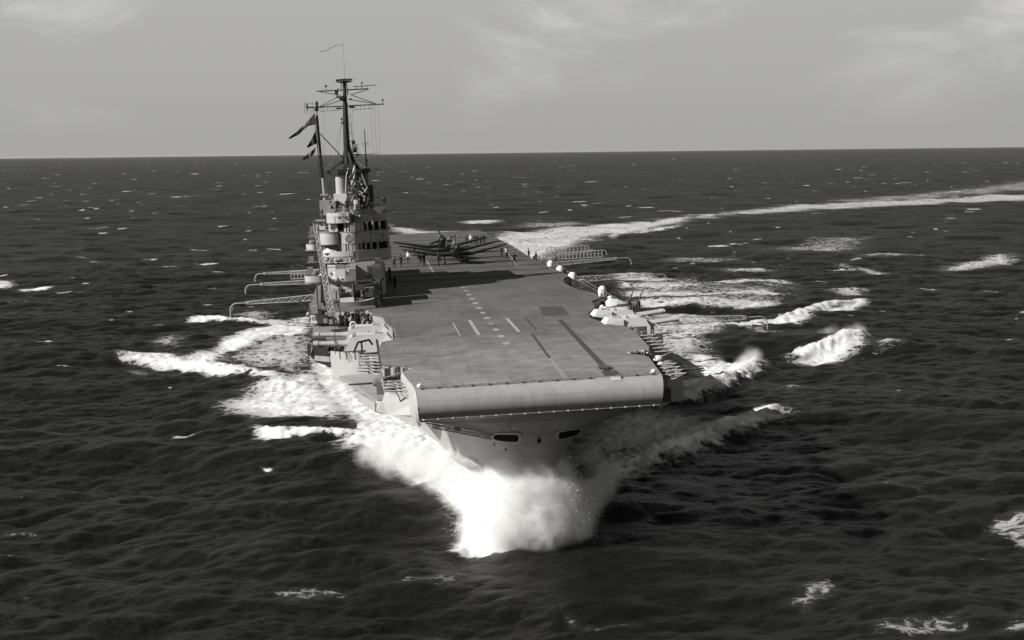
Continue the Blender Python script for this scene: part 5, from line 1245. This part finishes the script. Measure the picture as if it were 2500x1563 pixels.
# wind-torn awning, hoses and lamps on the signal deck
for k in range(12):
    x = rq.uniform(-16.7, -13.3); z = rq.uniform(3.4, 3.9); c = MB(); c.ell((x, 91.0+abs(x+15)*.25, z), (rq.uniform(.08, .22), .12, rq.uniform(.08, .2)), 8, 5); part(c, 'signal_gear', ('dark', 'canvas', 'mid')[k % 3], 50)
for k in range(9):
    x = rq.uniform(-13.2, -10.8); z = rq.uniform(9.5, 12.6); c = MB(); c.tube((x, 96.2, z), (x+rq.uniform(-.5, .5), 96.2, z+rq.uniform(.3, 1.1)), .06, .04, 6); part(c, 'rigging_spar', ('pale', 'dark', 'canvas')[k % 3])
for k in range(7):
    x = rq.uniform(-16.0, -13.6); z = rq.uniform(9.5, 11.4); c = MB(); c.box(x-.12, x+.14, 96.2, 96.7, z-.12, z+.15); part(c, 'signal_gear', ('dark', 'pale', 'mid')[k % 3])
for x0, z0, x1, z1 in ((-15.2, 11.7, -16.5, 18.5), (-10.9, 12.4, -13.0, 22.0), (-14.8, 14.8, -13.5, 22.0), (-16.9, 9.5, -13.6, 21.5), (-9.0, 9.8, -12.9, 20.0), (-15.8, 10.2, -17.6, 22.6)):
    c = MB(); c.tube((x0, 98, z0), (x1, 99.8, z1), .016, None, 4); part(c, 'stay_wire', 'dark')
c = MB(); c.box(-13.5, -13.38, 90.6, 91.4, .2, 3.1); c.path([(-13.3, 90.8, .3), (-13.3, 90.8, 3.0)], .05); part(c, 'wall_pipe', 'pale')
for k in range(6):
    x = -16.9+.62*k; c = MB(); c.tube((x, 90.6, .8), (x, 90.6, 1.75), .025, None, 5); c.tube((x, 90.6, 1.72), (x+.62, 90.6, 1.74), .02, None, 5); part(c, 'guard_rail', 'pale')
for k in range(8):
    x = rq.uniform(-16.6, -13.6); c = MB(); c.box(x-rq.uniform(.08, .25), x+.15, 90.2, 90.8, -.4, rq.uniform(.0, .8)); part(c, 'ready_use_locker', ('pale', 'mid', 'dark')[k % 3])
for k in range(6):
    x = -12.9+.55*k; c = MB(); c.box(x-.15, x+.18, 88.8, 89.5, -.9, rq.uniform(-.3, .5)); part(c, 'stowed_gear', ('dark', 'mid', 'black')[k % 3])
PLACE[:] = [(0.0, 0.0, 0.0), 1.0]
# ------------------------------------------------------------------ aircraft ranged on deck
def make_plane(spin=43.0):
    root = thing('propeller_aircraft', 'dark propeller aircraft', 'aircraft', 'aircraft parked nose to the bow')
    ta = math.radians(9.5); ct, st = math.cos(ta), math.sin(ta)
    def T(p): x, y, z = p; return (x, y*ct+z*st*0, z-y*st*1.0) if False else (x, y*ct + (z-2.0)*st, 2.0 + (z-2.0)*ct - y*st)
    def pb(c, name, mat, parent=root, sm=None):
        c.v = [T(p) for p in c.v]; return c.build(name, mat, parent, None, sm)
    def oval(y, w, h, zc, n=16): return [(w*math.cos(2*math.pi*i/n), y, zc+h*math.sin(2*math.pi*i/n)) for i in range(n)]
    c = MB(); c.loft([oval(-2.0, .62, .92, 1.95), oval(-.8, .68, 1.05, 2.0), oval(.8, .66, 1.08, 2.1), oval(2.6, .58, .95, 2.15), oval(5.0, .40, .62, 2.2), oval(7.2, .22, .36, 2.3), oval(8.5, .06, .14, 2.4)])
    fus = pb(c, 'fuselage', 'plane', sm=50)
    c = MB(); c.loft([oval(-3.35, .50, .58, 1.98), oval(-3.15, .60, .75, 1.97), oval(-2.4, .66, .92, 1.95), oval(-1.98, .64, .95, 1.95)]); pb(c, 'cowling', 'plane', sm=40)
    c = MB(); c.loft([oval(-3.36, .34, .40, 1.98, 12), oval(-3.38, .30, .36, 1.98, 12)]); pb(c, 'intake', 'void')
    c = MB(); c.loft([oval(-3.34, .36, .36, 1.98), oval(-3.65, .32, .32, 1.98), oval(-4.0, .20, .20, 1.98), oval(-4.2, .03, .03, 1.98)]); sp = pb(c, 'spinner', 'spin', sm=60)
    for k in range(4):
        a = math.radians(spin+90*k); d = np.array([math.cos(a), 0, math.sin(a)]); q = np.array([-math.sin(a), 0, math.cos(a)]); c = MB(); o = np.array([0, -3.62, 1.98]); ss = []
        for rr, w, tw in ((.28, .07, .9), (.7, .15, .7), (1.3, .17, .45), (1.85, .12, .3), (2.0, .03, .25)):
            e = q*math.cos(tw)*w+np.array([0, 1, 0])*math.sin(tw)*w; g = np.cross(d, e); g = g/np.linalg.norm(g)*.025; p = o+d*rr; ss.append([p-e, p-g, p+e, p+g])
        c.loft(ss); pb(c, 'propeller_blade', 'prop')
    c = MB(); c.loft([[(x*w, y, z0+hh*math.sin(t)) for x, t in [(math.cos(math.pi*i/10), math.pi*i/10) for i in range(11)]] for y, w, z0, hh in ((-.5, .30, 2.85, .2), (-.1, .38, 2.9, .62), (.9, .40, 2.95, .66), (2.2, .28, 3.0, .3), (2.9, .1, 3.0, .08))], closed=False)
    pb(c, 'canopy', 'glass', sm=50)
    def foil(x, yl, ch, z, th): return [(x, yl, z), (x, yl+ch*.12, z+th*.55), (x, yl+ch*.38, z+th*.62), (x, yl+ch, z), (x, yl+ch*.4, z-th*.38), (x, yl+ch*.1, z-th*.4)]
    for s in (1, -1):
        c = MB(); c.loft([foil(s*.5, -1.25, 3.3, 1.42, .52), foil(s*2.4, -1.15, 3.0, 1.40, .44), foil(s*5.2, -.75, 2.2, 1.98, .32), foil(s*7.4, -.35, 1.4, 2.43, .2), foil(s*7.82, 0.05, .7, 2.52, .08)])
        w = pb(c, 'wing', 'plane', sm=35)
        c = MB(); c.loft([foil(s*2.9, 1.62, .28, 1.56, .12), foil(s*5.1, 1.30, .25, 2.0, .1)]); pb(c, 'flap', 'plane', w)
        c = MB(); c.loft([foil(s*.15, 6.6, 1.5, 2.45, .2), foil(s*2.4, 6.95, .95, 2.5, .1), foil(s*2.75, 7.3, .4, 2.5, .05)]); pb(c, 'tailplane', 'plane', sm=35)
        # undercarriage stands on the deck (not tilted)
        c = MB(); c.tube((s*1.65, -.25, 1.35), (s*1.68, -.62, .42), .09, .07); c.box(s*1.85-.03, s*1.85+.03, -.85, .0, .35, 1.2)
        lg = c.build('main_leg', 'steel', root)
        c = MB(); c.torus((s*1.68, -.66, .40), .27, .14, 'x', 20, 8); wh = c.build('wheel', 'rubber', lg, None, 40)
        c = MB(); c.tube((s*1.62, -.66, .40), (s*1.74, -.66, .40), .18, .18, 12); 
    c = MB(); c.loft([[(0.06, 6.6, 2.5), (0, 6.3, 2.5), (-.06, 6.6, 2.5), (0, 8.3, 2.5)], [(.05, 7.1, 3.6), (0, 7.0, 3.6), (-.05, 7.1, 3.6), (0, 8.5, 3.6)], [(.02, 7.7, 4.35), (0, 7.6, 4.35), (-.02, 7.7, 4.35), (0, 8.4, 4.35)]]); pb(c, 'fin', 'plane')
    c = MB(); c.torus((0, 7.3, .2), .13, .06, 'x', 14, 6); c.tube((0, 7.3, .2), (0, 7.1, .9), .05); c.build('tail_wheel', 'rubber', root)
    return root
pl = make_plane(4.0); pl.matrix_world = at_ship(1.35, 124.6, 0, .01)
pl['label'] = 'dark propeller aircraft parked in front, nearest the ship bow'
p2 = make_plane(43.0); p2.matrix_world = at_ship(1.15, 135.5, 0, -.01); p2['label'] = 'dark propeller aircraft parked right behind the front one'
p3 = make_plane(14.0); p3.matrix_world = at_ship(.4, 148.0, 0, .0); p3['label'] = 'dark propeller aircraft parked last, mostly hidden by the others'

# ------------------------------------------------------------------ people
def person_mesh(name, arms, legs, lean=0.0, top='cloth', turn=0.0):
    """one continuous skinned body, 1.76 m, z = 0 at the soles; arms / legs are joint offsets"""
    V = [(0, 0, .93), (0, 0-lean*.3, 1.16), (0, -lean*.7, 1.40), (0, -lean*.9, 1.50), (0, -lean, 1.585), (0, -lean-.012, 1.70)]
    R = [(.155, .115), (.14, .105), (.165, .11), (.058, .058), (.085, .095), (.07, .08)]
    E = [(0, 1), (1, 2), (2, 3), (3, 4), (4, 5)]
    for s, (kn, an) in zip((-1, 1), legs):
        i = len(V); V += [(s*.095, 0, .86), (s*.10+kn[0], kn[1], .48+kn[2]), (s*.10+an[0], an[1], .09+an[2]), (s*.11+an[0], an[1]-.17, .04+an[2])]
        R += [(.10, .10), (.068, .07), (.05, .05), (.045, .04)]; E += [(0, i), (i, i+1), (i+1, i+2), (i+2, i+3)]
    for s, (el, ha) in zip((-1, 1), arms):
        i = len(V); V += [(s*.19, -lean*.7, 1.42), (s*.22+el[0], el[1]-lean*.7, 1.14+el[2]), (s*.23+ha[0], ha[1]-lean*.7, .90+ha[2]), (s*.23+ha[0], ha[1]-.02-lean*.7, .80+ha[2])]
        R += [(.065, .065), (.05, .05), (.038, .036), (.032, .045)]; E += [(2, i), (i, i+1), (i+1, i+2), (i+2, i+3)]
    me = D.meshes.new(name+'_frame'); me.from_pydata(V, E, [])
    o = D.objects.new(name+'_frame', me); C.objects.link(o)
    sm = o.modifiers.new('skin', 'SKIN'); sm.use_smooth_shade = True
    for i, rr in enumerate(R): me.skin_vertices[0].data[i].radius = rr
    me.skin_vertices[0].data[0].use_root = True
    ss = o.modifiers.new('sub', 'SUBSURF'); ss.levels = 1; ss.render_levels = 1
    dg = bpy.context.evaluated_depsgraph_get(); dg.update()
    out = D.meshes.new_from_object(o.evaluated_get(dg)); out.name = name
    D.objects.remove(o)
    out.materials.clear()
    for m_ in ('cloth', top, 'skin', 'rubber'): out.materials.append(M[m_])
    hands = [(s*.23+ha[0], ha[1]-.02-lean*.7, .80+ha[2]) for s, (el, ha) in zip((-1, 1), arms)]
    for p in out.polygons:
        c_ = p.center
        k = 0
        if c_.z > .98: k = 1
        if c_.z > 1.50 and abs(c_.x) < .2: k = 2
        if any((c_-Vector(h_)).length < .085 for h_ in hands): k = 2
        if c_.z < .085: k = 3
        p.material_index = k; p.use_smooth = True
    return out
def cap_mesh(kind):
    c = MB()
    if kind == 'cap':
        c.tube((0, 0, 1.70), (0, 0, 1.76), .10, .10, 12); c.tube((0, 0, 1.755), (0, 0, 1.80), .135, .125, 14); c.box(-.07, .07, -.17, -.07, 1.69, 1.71)
        return c.mesh('cap', 'white', 40)
    if kind == 'helmet':
        c.ell((0, 0, 1.68), (.115, .13, .12), 12, 8); return c.mesh('helmet', 'cloth', 60)
    c.ell((0, 0, 1.67), (.125, .135, .13), 12, 8); return c.mesh('cloth_helmet', 'white', 60)
caps = {k: cap_mesh(k) for k in ('cap', 'helmet', 'white')}
Z3 = (0, 0, 0)
A_down = ((( -.03, .02, 0), (-.02, -.05, 0)), ((.03, .02, 0), (.02, -.05, 0)))
A_hip = (((-.16, .05, .02), (-.02, -.06, .14)), ((.16, .05, .02), (.02, -.06, .14)))
A_up = (((-.1, -.05, .05), (-.14, -.22, .25)), ((.03, .02, 0), (.02, -.05, 0)))
A_wide = (((-.12, 0, .04), (-.25, -.06, .02)), ((.12, 0, .04), (.25, -.06, .02)))
L_stand = (((-.01, -.01, 0), (-.02, 0, 0)), ((.01, -.01, 0), (.02, 0, 0)))
L_walk = (((-.03, -.12, .02), (-.05, -.22, 0)), ((.03, .02, 0), (.06, .24, .03)))
L_apart = (((-.07, -.02, 0), (-.14, 0, 0)), ((.07, -.02, 0), (.14, 0, 0)))
BODY = {
    'stand': person_mesh('person_stand', A_down, L_stand), 'walk': person_mesh('person_walk', A_down, L_walk, .05, 'overall'),
    'apart': person_mesh('person_apart', A_hip, L_apart), 'white': person_mesh('person_white', A_down, L_stand, 0, 'shirt'),
    'point': person_mesh('person_point', A_up, L_stand), 'wide': person_mesh('person_wide', A_wide, L_apart, .03, 'overall'),
}
def person(pose, x, y, z, rz, label, hat='helmet', group='crewmen on the carrier'):
    o = D.objects.new('person', BODY[pose]); C.objects.link(o); o.matrix_world = at_ship(x, y, z, rz)
    o['label'] = label; o['category'] = 'person'; o['group'] = group
    h_ = D.objects.new({'cap': 'cap', 'helmet': 'helmet', 'white': 'cloth_helmet'}[hat], caps[hat]); C.objects.link(h_); h_.parent = o
    h_.location = (0, {'walk': -.05, 'wide': -.03}.get(pose, 0), 0)
    return o
person('wide', -7.7, 122.2, 0, .3, 'crewman striding with legs apart beside the island')
person('stand', -6.65, 124.9, 0, .1, 'dark crewman standing between the striding man and the white shirt')
person('white', -5.4, 132.6, 0, -.4, 'crewman in white shirt under the left wing tip', 'white')
person('apart', -3.75, 124.9, 0, 0, 'stocky crewman with white head in front of the parked aircraft wing', 'white')
person('stand', -3.25, 125.3, 0, .8, 'dark crewman close against the white-headed one by the wing', 'helmet')
person('stand', -3.7, 138.2, 0, 0, 'crewman with white head seen over the front aircraft left wing', 'white')
person('point', -3.9, 150.2, 0, 0, 'crewman with white head behind the second aircraft left wing', 'white')
person('apart', 9.15, 115.3, 0, .2, 'dark crewman standing alone near the port deck edge')
person('white', 9.35, 129.6, 0, .5, 'crewman with pale top under the right wing tip', 'helmet')
person('stand', 8.9, 133.5, 0, -.3, 'dark crewman beside the one with the pale top')
person('stand', -8.7, 100.5, 0, .5, 'dark crewman close against the island wall, farther aft')
person('walk', -8.75, 90.5, 0, -.6, 'crewman stepping round the front corner of the island')
person('stand', -1.3, 121.6, .0, 1.2, 'crewman bent to the left wheel of the front aircraft', 'helmet')
for i, (dx, dy, ps, lb) in enumerate(((0, 0, 'stand', 'leftmost of the dark group standing far aft on the port side'), (.75, .2, 'white', 'pale-topped man in the dark group standing far aft'), (1.25, -.3, 'apart', 'man with hands on hips in the dark group far aft'),
        (1.9, .3, 'point', 'man raising an arm in the dark group far aft'), (2.5, -.1, 'walk', 'man in faded overall in the dark group far aft'), (3.1, .2, 'stand', 'rightmost of the dark group standing far aft on the port side'))):
    person(ps, 6.0+dx, 172+dy*3, .0, .2*i-.5, lb, 'white' if i == 1 else 'helmet', 'men grouped far aft')
person('apart', -11.7, 50.0, -.95, .1, 'man in white cap standing behind the starboard turrets', 'cap')
for i, (x, y, z, ps, lb) in enumerate(((-9.3, 105, 0, 'stand', ''),)): pass
for x, y, ps, hat, lb in ((-14.9, 93.4, 'stand', 'cap', 'officer in white cap at the lit starboard end of the bridge top'), (-12.0, 93.9, 'point', 'helmet', 'dark figure raising an arm at the middle of the bridge top'),
        (-10.9, 94.4, 'apart', 'helmet', 'broad dark figure on the bridge top, left of the flapping canvas'), (-9.0, 95.6, 'stand', 'helmet', 'dark figure at the port end of the bridge top'), (-13.6, 93.2, 'stand', 'helmet', 'dark figure on the bridge top above the round badge')):
    person(ps, x*.9404-.661, y*.9404-6.52, 9.32*.9404+.947, .1, lb, hat, 'people on the bridge top')
for x, y, lb, ps in ((13.9, 142, 'crewman on the port gallery, farthest aft of three', 'stand'), (14.1, 133, 'crewman on the port gallery beside the long catwalk', 'apart'), (14.2, 98.5, 'crewman on the port gallery between the canvas covers', 'stand')):
    person(ps, x, y, -1.15, 1.0, lb, 'helmet', 'men on the port gallery')
person('stand', -8.3, 84.6, 0, -.8, 'man below the right end of the bridge apron', 'helmet')

# ------------------------------------------------------------------ ship's launch, life ring, flags
bt = thing('motor_boat', 'white decked motor boat stowed ahead of the island', 'boat', mat=at_ship(-12.7, 66, -.1, 0))
c = MB(); secs = []
for t, w, sh_ in ((0, .62, .62), (.15, .78, .60), (.45, .85, .60), (.7, .70, .66), (.88, .38, .76), (1.0, .02, .88)):
    x = -1.95+3.95*t; secs.append([(x, -w, sh_), (x, -w*.9, .1), (x, -w*.35, -.35), (x, w*.35, -.35), (x, w*.9, .1), (x, w, sh_)])
c.loft(secs, closed=False); c.f.append([0, 1, 2, 3, 4, 5]); c.m.append(0)
hl = c.build('hull', 'mid', bt, None, 30)
c = MB(); c.loft([[(q[0][0], q[0][1]-.03, q[0][2]+.02), (q[0][0], 0, q[0][2]+.07), (q[5][0], q[5][1]+.03, q[5][2]+.02)] for q in secs], closed=False); dkk = c.build('foredeck', 'pale', bt)
c = MB(); c.loft([[(-1.95, -.65, .62), (-1.95, -.5, 1.0), (-1.95, .5, 1.0), (-1.95, .65, .62)], [(-.4, -.78, .62), (-.45, -.6, 1.05), (-.45, .6, 1.05), (-.4, .78, .62)]]); c.build('cabin', 'pale', bt)
c = MB(); c.box(.35, .75, -.2, .25, .68, .80); c.box(-.2, .1, -.5, .5, .66, .95); c.build('hatch', 'dark', bt)
for k, x in enumerate((-1.2, .9)):
    c = MB(); c.box(x-.12, x+.12, -.7, .7, -1.1, -.22); c.build('chock', 'dark', bt)
rg = thing('life_ring', 'white life ring hanging on the rail behind the starboard turrets', 'life ring', mat=at_ship(-13.2, 51.2, -.55, 0))
c = MB(); c.torus((0, 0, 0), .28, .085, 'y', 24, 8); c.build('ring', 'white', rg, None, 60)
c = MB()
for k in range(4): t = math.pi/4+math.pi/2*k; c.torus((.28*math.cos(t), 0, .28*math.sin(t)), .09, .022, 'z' if k % 2 else 'x', 10, 5)
c.build('rope_lashing', 'pale', rg)

def flag(label, pts_top, pts_bot, bands, name='signal_flag', cat='flag', y=99.8):
    """cloth between an upper and a lower edge given as (x, z), rippled in depth, sewn from bands"""
    n_ = len(pts_top); root = thing(name, label, cat, 'signal flags at the masthead', at_ship(pts_top[0][0]*.9404-.661, y*.9404-6.52, pts_top[0][1]*.9404+.947) @ Matrix.Scale(.9404, 4))
    x0, z0 = pts_top[0]
    for (a, b_, mat) in bands:
        c = MB(); rows = []
        for k in range(0, 9):
            t = a+(b_-a)*k/8; i = min(n_-2, int(t*(n_-1))); f_ = t*(n_-1)-i
            tp = np.array(pts_top[i])*(1-f_)+np.array(pts_top[i+1])*f_; bo = np.array(pts_bot[i])*(1-f_)+np.array(pts_bot[i+1])*f_
            yy = .22*math.sin(t*11)*t**.5
            rows.append([(tp[0]-x0+(bo[0]-tp[0])*s_, yy+.08*math.sin(s_*4+t*6), tp[1]-z0+(bo[1]-tp[1])*s_) for s_ in (0, .33, .66, 1)])
        c.loft(rows, closed=False)
        front = len(c.v); c.add([(p[0], p[1]+.015, p[2]) for p in c.v[:front]], [q[::-1] for q in c.f[:]])
        c.build('cloth_band', mat, root, None, 60)
    return root
flag('long striped pennant flag, uppermost of the three at the pole', [(-17.1, 22.2), (-17.9, 21.4), (-18.8, 20.6), (-19.6, 19.9), (-20.7, 19.15)], [(-17.15, 20.7), (-18.0, 20.6), (-18.7, 20.1), (-19.3, 19.55), (-20.5, 19.0)],
     ((0, .22, 'flagd'), (.22, .48, 'flagl'), (.48, .68, 'flagd'), (.68, .8, 'flagl'), (.8, 1, 'flagd')))
flag('plain dark flag, middle of the three at the pole', [(-17.1, 20.1), (-17.4, 19.5), (-17.8, 18.8), (-18.4, 17.9)], [(-16.95, 18.3), (-17.3, 18.2), (-17.7, 18.05), (-18.3, 17.75)], ((0, 1, 'flagd'),))
flag('chequered dark and pale flag, lowest of the three at the pole', [(-17.25, 17.85), (-17.8, 17.35), (-18.4, 16.95), (-19.0, 16.5)], [(-17.4, 17.1), (-17.9, 16.6), (-18.3, 16.4), (-18.95, 16.2)],
     ((0, .3, 'flagd'), (.3, .5, 'flagl'), (.5, .75, 'flagd'), (.75, .88, 'flagl'), (.88, 1, 'flagd')))
flag('thin commissioning pennant streaming from the topmast', [(-12.92, 30.85), (-13.7, 30.8), (-14.6, 30.45), (-15.2, 30.1), (-16.1, 29.95)], [(-12.92, 30.74), (-13.7, 30.7), (-14.6, 30.37), (-15.2, 30.05), (-16.1, 29.92)],
     ((0, .3, 'flagl'), (.3, .4, 'tarp'), (.4, .62, 'flagl'), (.62, 1, 'mid')), name='pennant', cat='pennant', y=100)
# ------------------------------------------------------------------ bow spray: drifting water mist thrown up at the stem
def spray_cloud(name, label, blobs, lo, hi, res, dens, nscale, namp, aniso=0.15, col=0.985, seed=0.0):
    me = D.meshes.new(name); o = D.objects.new(name, me); C.objects.link(o)
    o.matrix_world = SHIP @ Matrix.Translation((0, 0, HD))
    ng = D.node_groups.new(name, 'GeometryNodeTree')
    ng.interface.new_socket('Geometry', in_out='OUTPUT', socket_type='NodeSocketGeometry')
    n, l = ng.nodes, ng.links
    pos = n.new('GeometryNodeInputPosition')
    def mt(op, a, b=None, clamp=False):
        q = n.new('ShaderNodeMath'); q.operation = op; q.use_clamp = clamp
        for i, v in enumerate((a, b)):
            if v is None: continue
            if isinstance(v, (int, float)): q.inputs[i].default_value = v
            else: l.new(v, q.inputs[i])
        return q.outputs[0]
    tot = None
    for (x, y, z, r, w) in blobs:
        d = n.new('ShaderNodeVectorMath'); d.operation = 'DISTANCE'; l.new(pos.outputs[0], d.inputs[0]); d.inputs[1].default_value = (x, y, z)
        v = mt('MULTIPLY', mt('POWER', mt('SUBTRACT', 1.0, mt('DIVIDE', d.outputs['Value'], r), True), 1.2), w)
        tot = v if tot is None else mt('ADD', tot, v)
    mp = n.new('ShaderNodeVectorMath'); mp.operation = 'ADD'; l.new(pos.outputs[0], mp.inputs[0]); mp.inputs[1].default_value = (seed, seed*.7, 0)
    nz = n.new('ShaderNodeTexNoise'); nz.inputs['Scale'].default_value = nscale; nz.inputs['Detail'].default_value = 6.0; nz.inputs['Roughness'].default_value = .62; nz.inputs['Distortion'].default_value = .5
    l.new(mp.outputs[0], nz.inputs['Vector'])
    v = mt('ADD', tot, mt('MULTIPLY', mt('MULTIPLY', mt('SUBTRACT', nz.outputs[0], 0.56), namp), mt('MULTIPLY', tot, 3.0, True)))
    v = mt('MULTIPLY', mt('POWER', mt('MINIMUM', mt('MAXIMUM', v, 0.0), 1.0), 1.3), dens)
    vc = n.new('GeometryNodeVolumeCube'); l.new(v, vc.inputs['Density']); vc.inputs['Background'].default_value = 0.0
    vc.inputs['Min'].default_value = lo; vc.inputs['Max'].default_value = hi
    for k, a in zip(('Resolution X', 'Resolution Y', 'Resolution Z'), res): vc.inputs[k].default_value = a
    m = D.materials.new(name+'_mist'); m.use_nodes = True; m.node_tree.nodes.clear()
    pv = m.node_tree.nodes.new('ShaderNodeVolumePrincipled'); ou = m.node_tree.nodes.new('ShaderNodeOutputMaterial')
    pv.inputs['Color'].default_value = (col, col*.997, col*.99, 1); pv.inputs['Anisotropy'].default_value = aniso; pv.inputs['Density'].default_value = 1.0
    m.node_tree.links.new(pv.outputs[0], ou.inputs['Volume'])
    sm = n.new('GeometryNodeSetMaterial'); sm.inputs['Material'].default_value = m; l.new(vc.outputs[0], sm.inputs['Geometry'])
    go = n.new('NodeGroupOutput'); l.new(sm.outputs[0], go.inputs[0])
    me.materials.append(m)
    md_ = o.modifiers.new('mist', 'NODES'); md_.node_group = ng
    o['kind'] = 'stuff'; o['label'] = label
    return o
W0 = -HD
BOW = [
    (-1.6, 4.6, W0+.9, 3.6, 1.5), (-3.4, 5.0, W0+1.0, 3.0, 1.4), (.6, 4.6, W0+.9, 3.2, 1.3), (-1.4, 5.0, W0+3.4, 3.6, 1.4), (.4, 5.4, W0+3.6, 3.2, 1.1), (-3.0, 6.4, W0+3.0, 3.0, 1.3), (-.6, 6.0, W0+5.4, 2.4, .8),
    (2.2, 4.8, W0+1.0, 2.4, 1.0), (2.2, 6.0, W0+3.0, 2.3, .85), (1.4, 6.5, W0+4.8, 2.1, .7), (-4.0, 9.0, W0+3.0, 2.6, 1.3), (-5.0, 12.5, W0+3.2, 2.5, 1.2), (-6.4, 17, W0+3.4, 2.4, 1.0), (-8.2, 22, W0+3.2, 2.3, .9), (-10.2, 28, W0+2.6, 2.2, .8), (-12.0, 34, W0+2.0, 2.0, .6),
    (2.6, 3.6, W0+.2, 1.6, 1.0), (1.0, 3.1, W0+.1, 1.7, 1.0), (-4.6, 3.4, W0+.2, 1.7, 1.0), (-2.8, 2.9, W0+.1, 1.8, 1.0), (-.8, 2.9, W0+.1, 1.8, 1.0),
    (-.5, 2.0, W0+4.4, 2.6, 1.1), (1.0, 2.3, W0+3.8, 2.3, 1.0), (-2.1, 2.4, W0+4.6, 2.5, 1.1), (-.2, 2.0, W0+2.2, 2.7, 1.3), (1.9, 2.6, W0+2.0, 2.2, 1.0), (-2.6, 2.4, W0+2.2, 2.6, 1.3),
    (3.6, 8.5, W0+1.2, 1.9, .8), (4.6, 11, W0+1.5, 1.7, .85), (5.8, 13.5, W0+1.6, 1.6, .85), (6.9, 16, W0+1.8, 1.5, .8), (7.4, 18.0, W0+2.4, 1.4, .7), (6.2, 18.5, W0+3.0, 1.3, .55)]
spray_cloud('bow_spray', 'white burst of spray thrown up under the stem', BOW, (-14.5, -.8, W0-.5), (9.2, 36.5, W0+8.0), (158, 248, 58), 3.4, 1.1, 1.55, .15, .99)
# flying drops round the edges of the burst
rp = np.random.RandomState(17); pv, pf = [], []
B_ = np.array(BOW); wsel = np.maximum(B_[:, 3]**2*B_[:, 4], 0); wsel /= wsel.sum()
for k in range(7000):
    b_ = B_[rp.choice(len(B_), p=wsel)]; d = rp.randn(3); d /= np.linalg.norm(d); d[2] = abs(d[2])*.8-.1
    p = b_[:3]+d*b_[3]*(.92+.38*rp.rand()**2)+np.array([0, 0, .2]); q = rp.uniform(.010, .026)*(1+1.2*rp.rand()**8)
    if p[2] < W0+.1 or (np.sqrt(((B_[:, :3]-p)**2).sum(1))/B_[:, 3]).min() < .86: continue
    n0 = len(pv)
    for t in ((1, 1, 1), (1, -1, -1), (-1, 1, -1), (-1, -1, 1)): pv.append(tuple(p+np.array(t)*q*rp.uniform(.6, 1.3)))
    pf += [(n0, n0+1, n0+2), (n0, n0+3, n0+1), (n0, n0+2, n0+3), (n0+1, n0+3, n0+2)]
dm_e = D.meshes.new('spray_drops'); dm_e.from_pydata(pv, [], pf); dm_e.materials.append(material('spray_water', .85, .8, .2, .02))
do = D.objects.new('spray_drops', dm_e); C.objects.link(do); do.matrix_world = SHIP @ Matrix.Translation((0, 0, HD)); do['kind'] = 'stuff'; do['label'] = 'flying drops round the bow spray'
# plumes blown off the breaking crests of the diverging waves
def plume(label, pts, r, w, seed):
    """pts in world metres on the water"""
    inv = (SHIP @ Matrix.Translation((0, 0, HD))).inverted(); bl = []; rq = random.Random(int(seed*10))
    for (a, c_) in zip(pts[:-1], pts[1:]):
        n_ = max(2, int(math.dist(a, c_)/1.3))
        for k in range(n_):
            t = k/n_; q = inv @ Vector([a[i]+(c_[i]-a[i])*t+rq.uniform(-.3, .3) for i in range(3)])
            bl.append((q.x, q.y, q.z+rq.uniform(-.2, .35), r*rq.uniform(.6, 1.1), w*rq.uniform(.7, 1.1)))
    lo = tuple(min(b[i]-b[3] for b in bl) for i in range(3)); hi = tuple(max(b[i]+b[3] for b in bl) for i in range(3))
    res = tuple(max(12, min(90, int((hi[i]-lo[i])/.25))) for i in range(3))
    return spray_cloud('crest_spray', label, bl, lo, hi, res, 1.0, .9, 1.3, .15, .985, seed)
plume('mist blown off the crest just off the port bow', [(33.0, 213.6, 1.0), (30.4, 206.6, 1.1), (27.7, 199.0, .7)], 1.3, .75, 5.0)
plume('mist blown off the crest right of the port gun sponson', [(51.9, 233.9, 1.0), (49.6, 239.4, 1.2), (45.8, 236.4, .9), (42.5, 236.0, .6)], 1.4, .7, 8.0)

# ------------------------------------------------------------------ sea air: faint even haze out to the horizon
hz = MB(); hz.box(-95000, 95000, -95000, 95000, -9.0, 52.0)
ho = hz.build('haze', 'void'); ho.data.materials.clear()
hm_ = D.materials.new('sea_haze'); hm_.use_nodes = True; hm_.node_tree.nodes.clear()
hv = hm_.node_tree.nodes.new('ShaderNodeVolumePrincipled'); hu = hm_.node_tree.nodes.new('ShaderNodeOutputMaterial')
hv.inputs['Color'].default_value = (.80, .795, .78, 1); hv.inputs['Density'].default_value = 0.000005; hv.inputs['Anisotropy'].default_value = 0.3
hm_.node_tree.links.new(hv.outputs[0], hu.inputs['Volume']); ho.data.materials.append(hm_); ho['kind'] = 'stuff'; ho['label'] = 'thin pale haze over the sea towards the horizon'
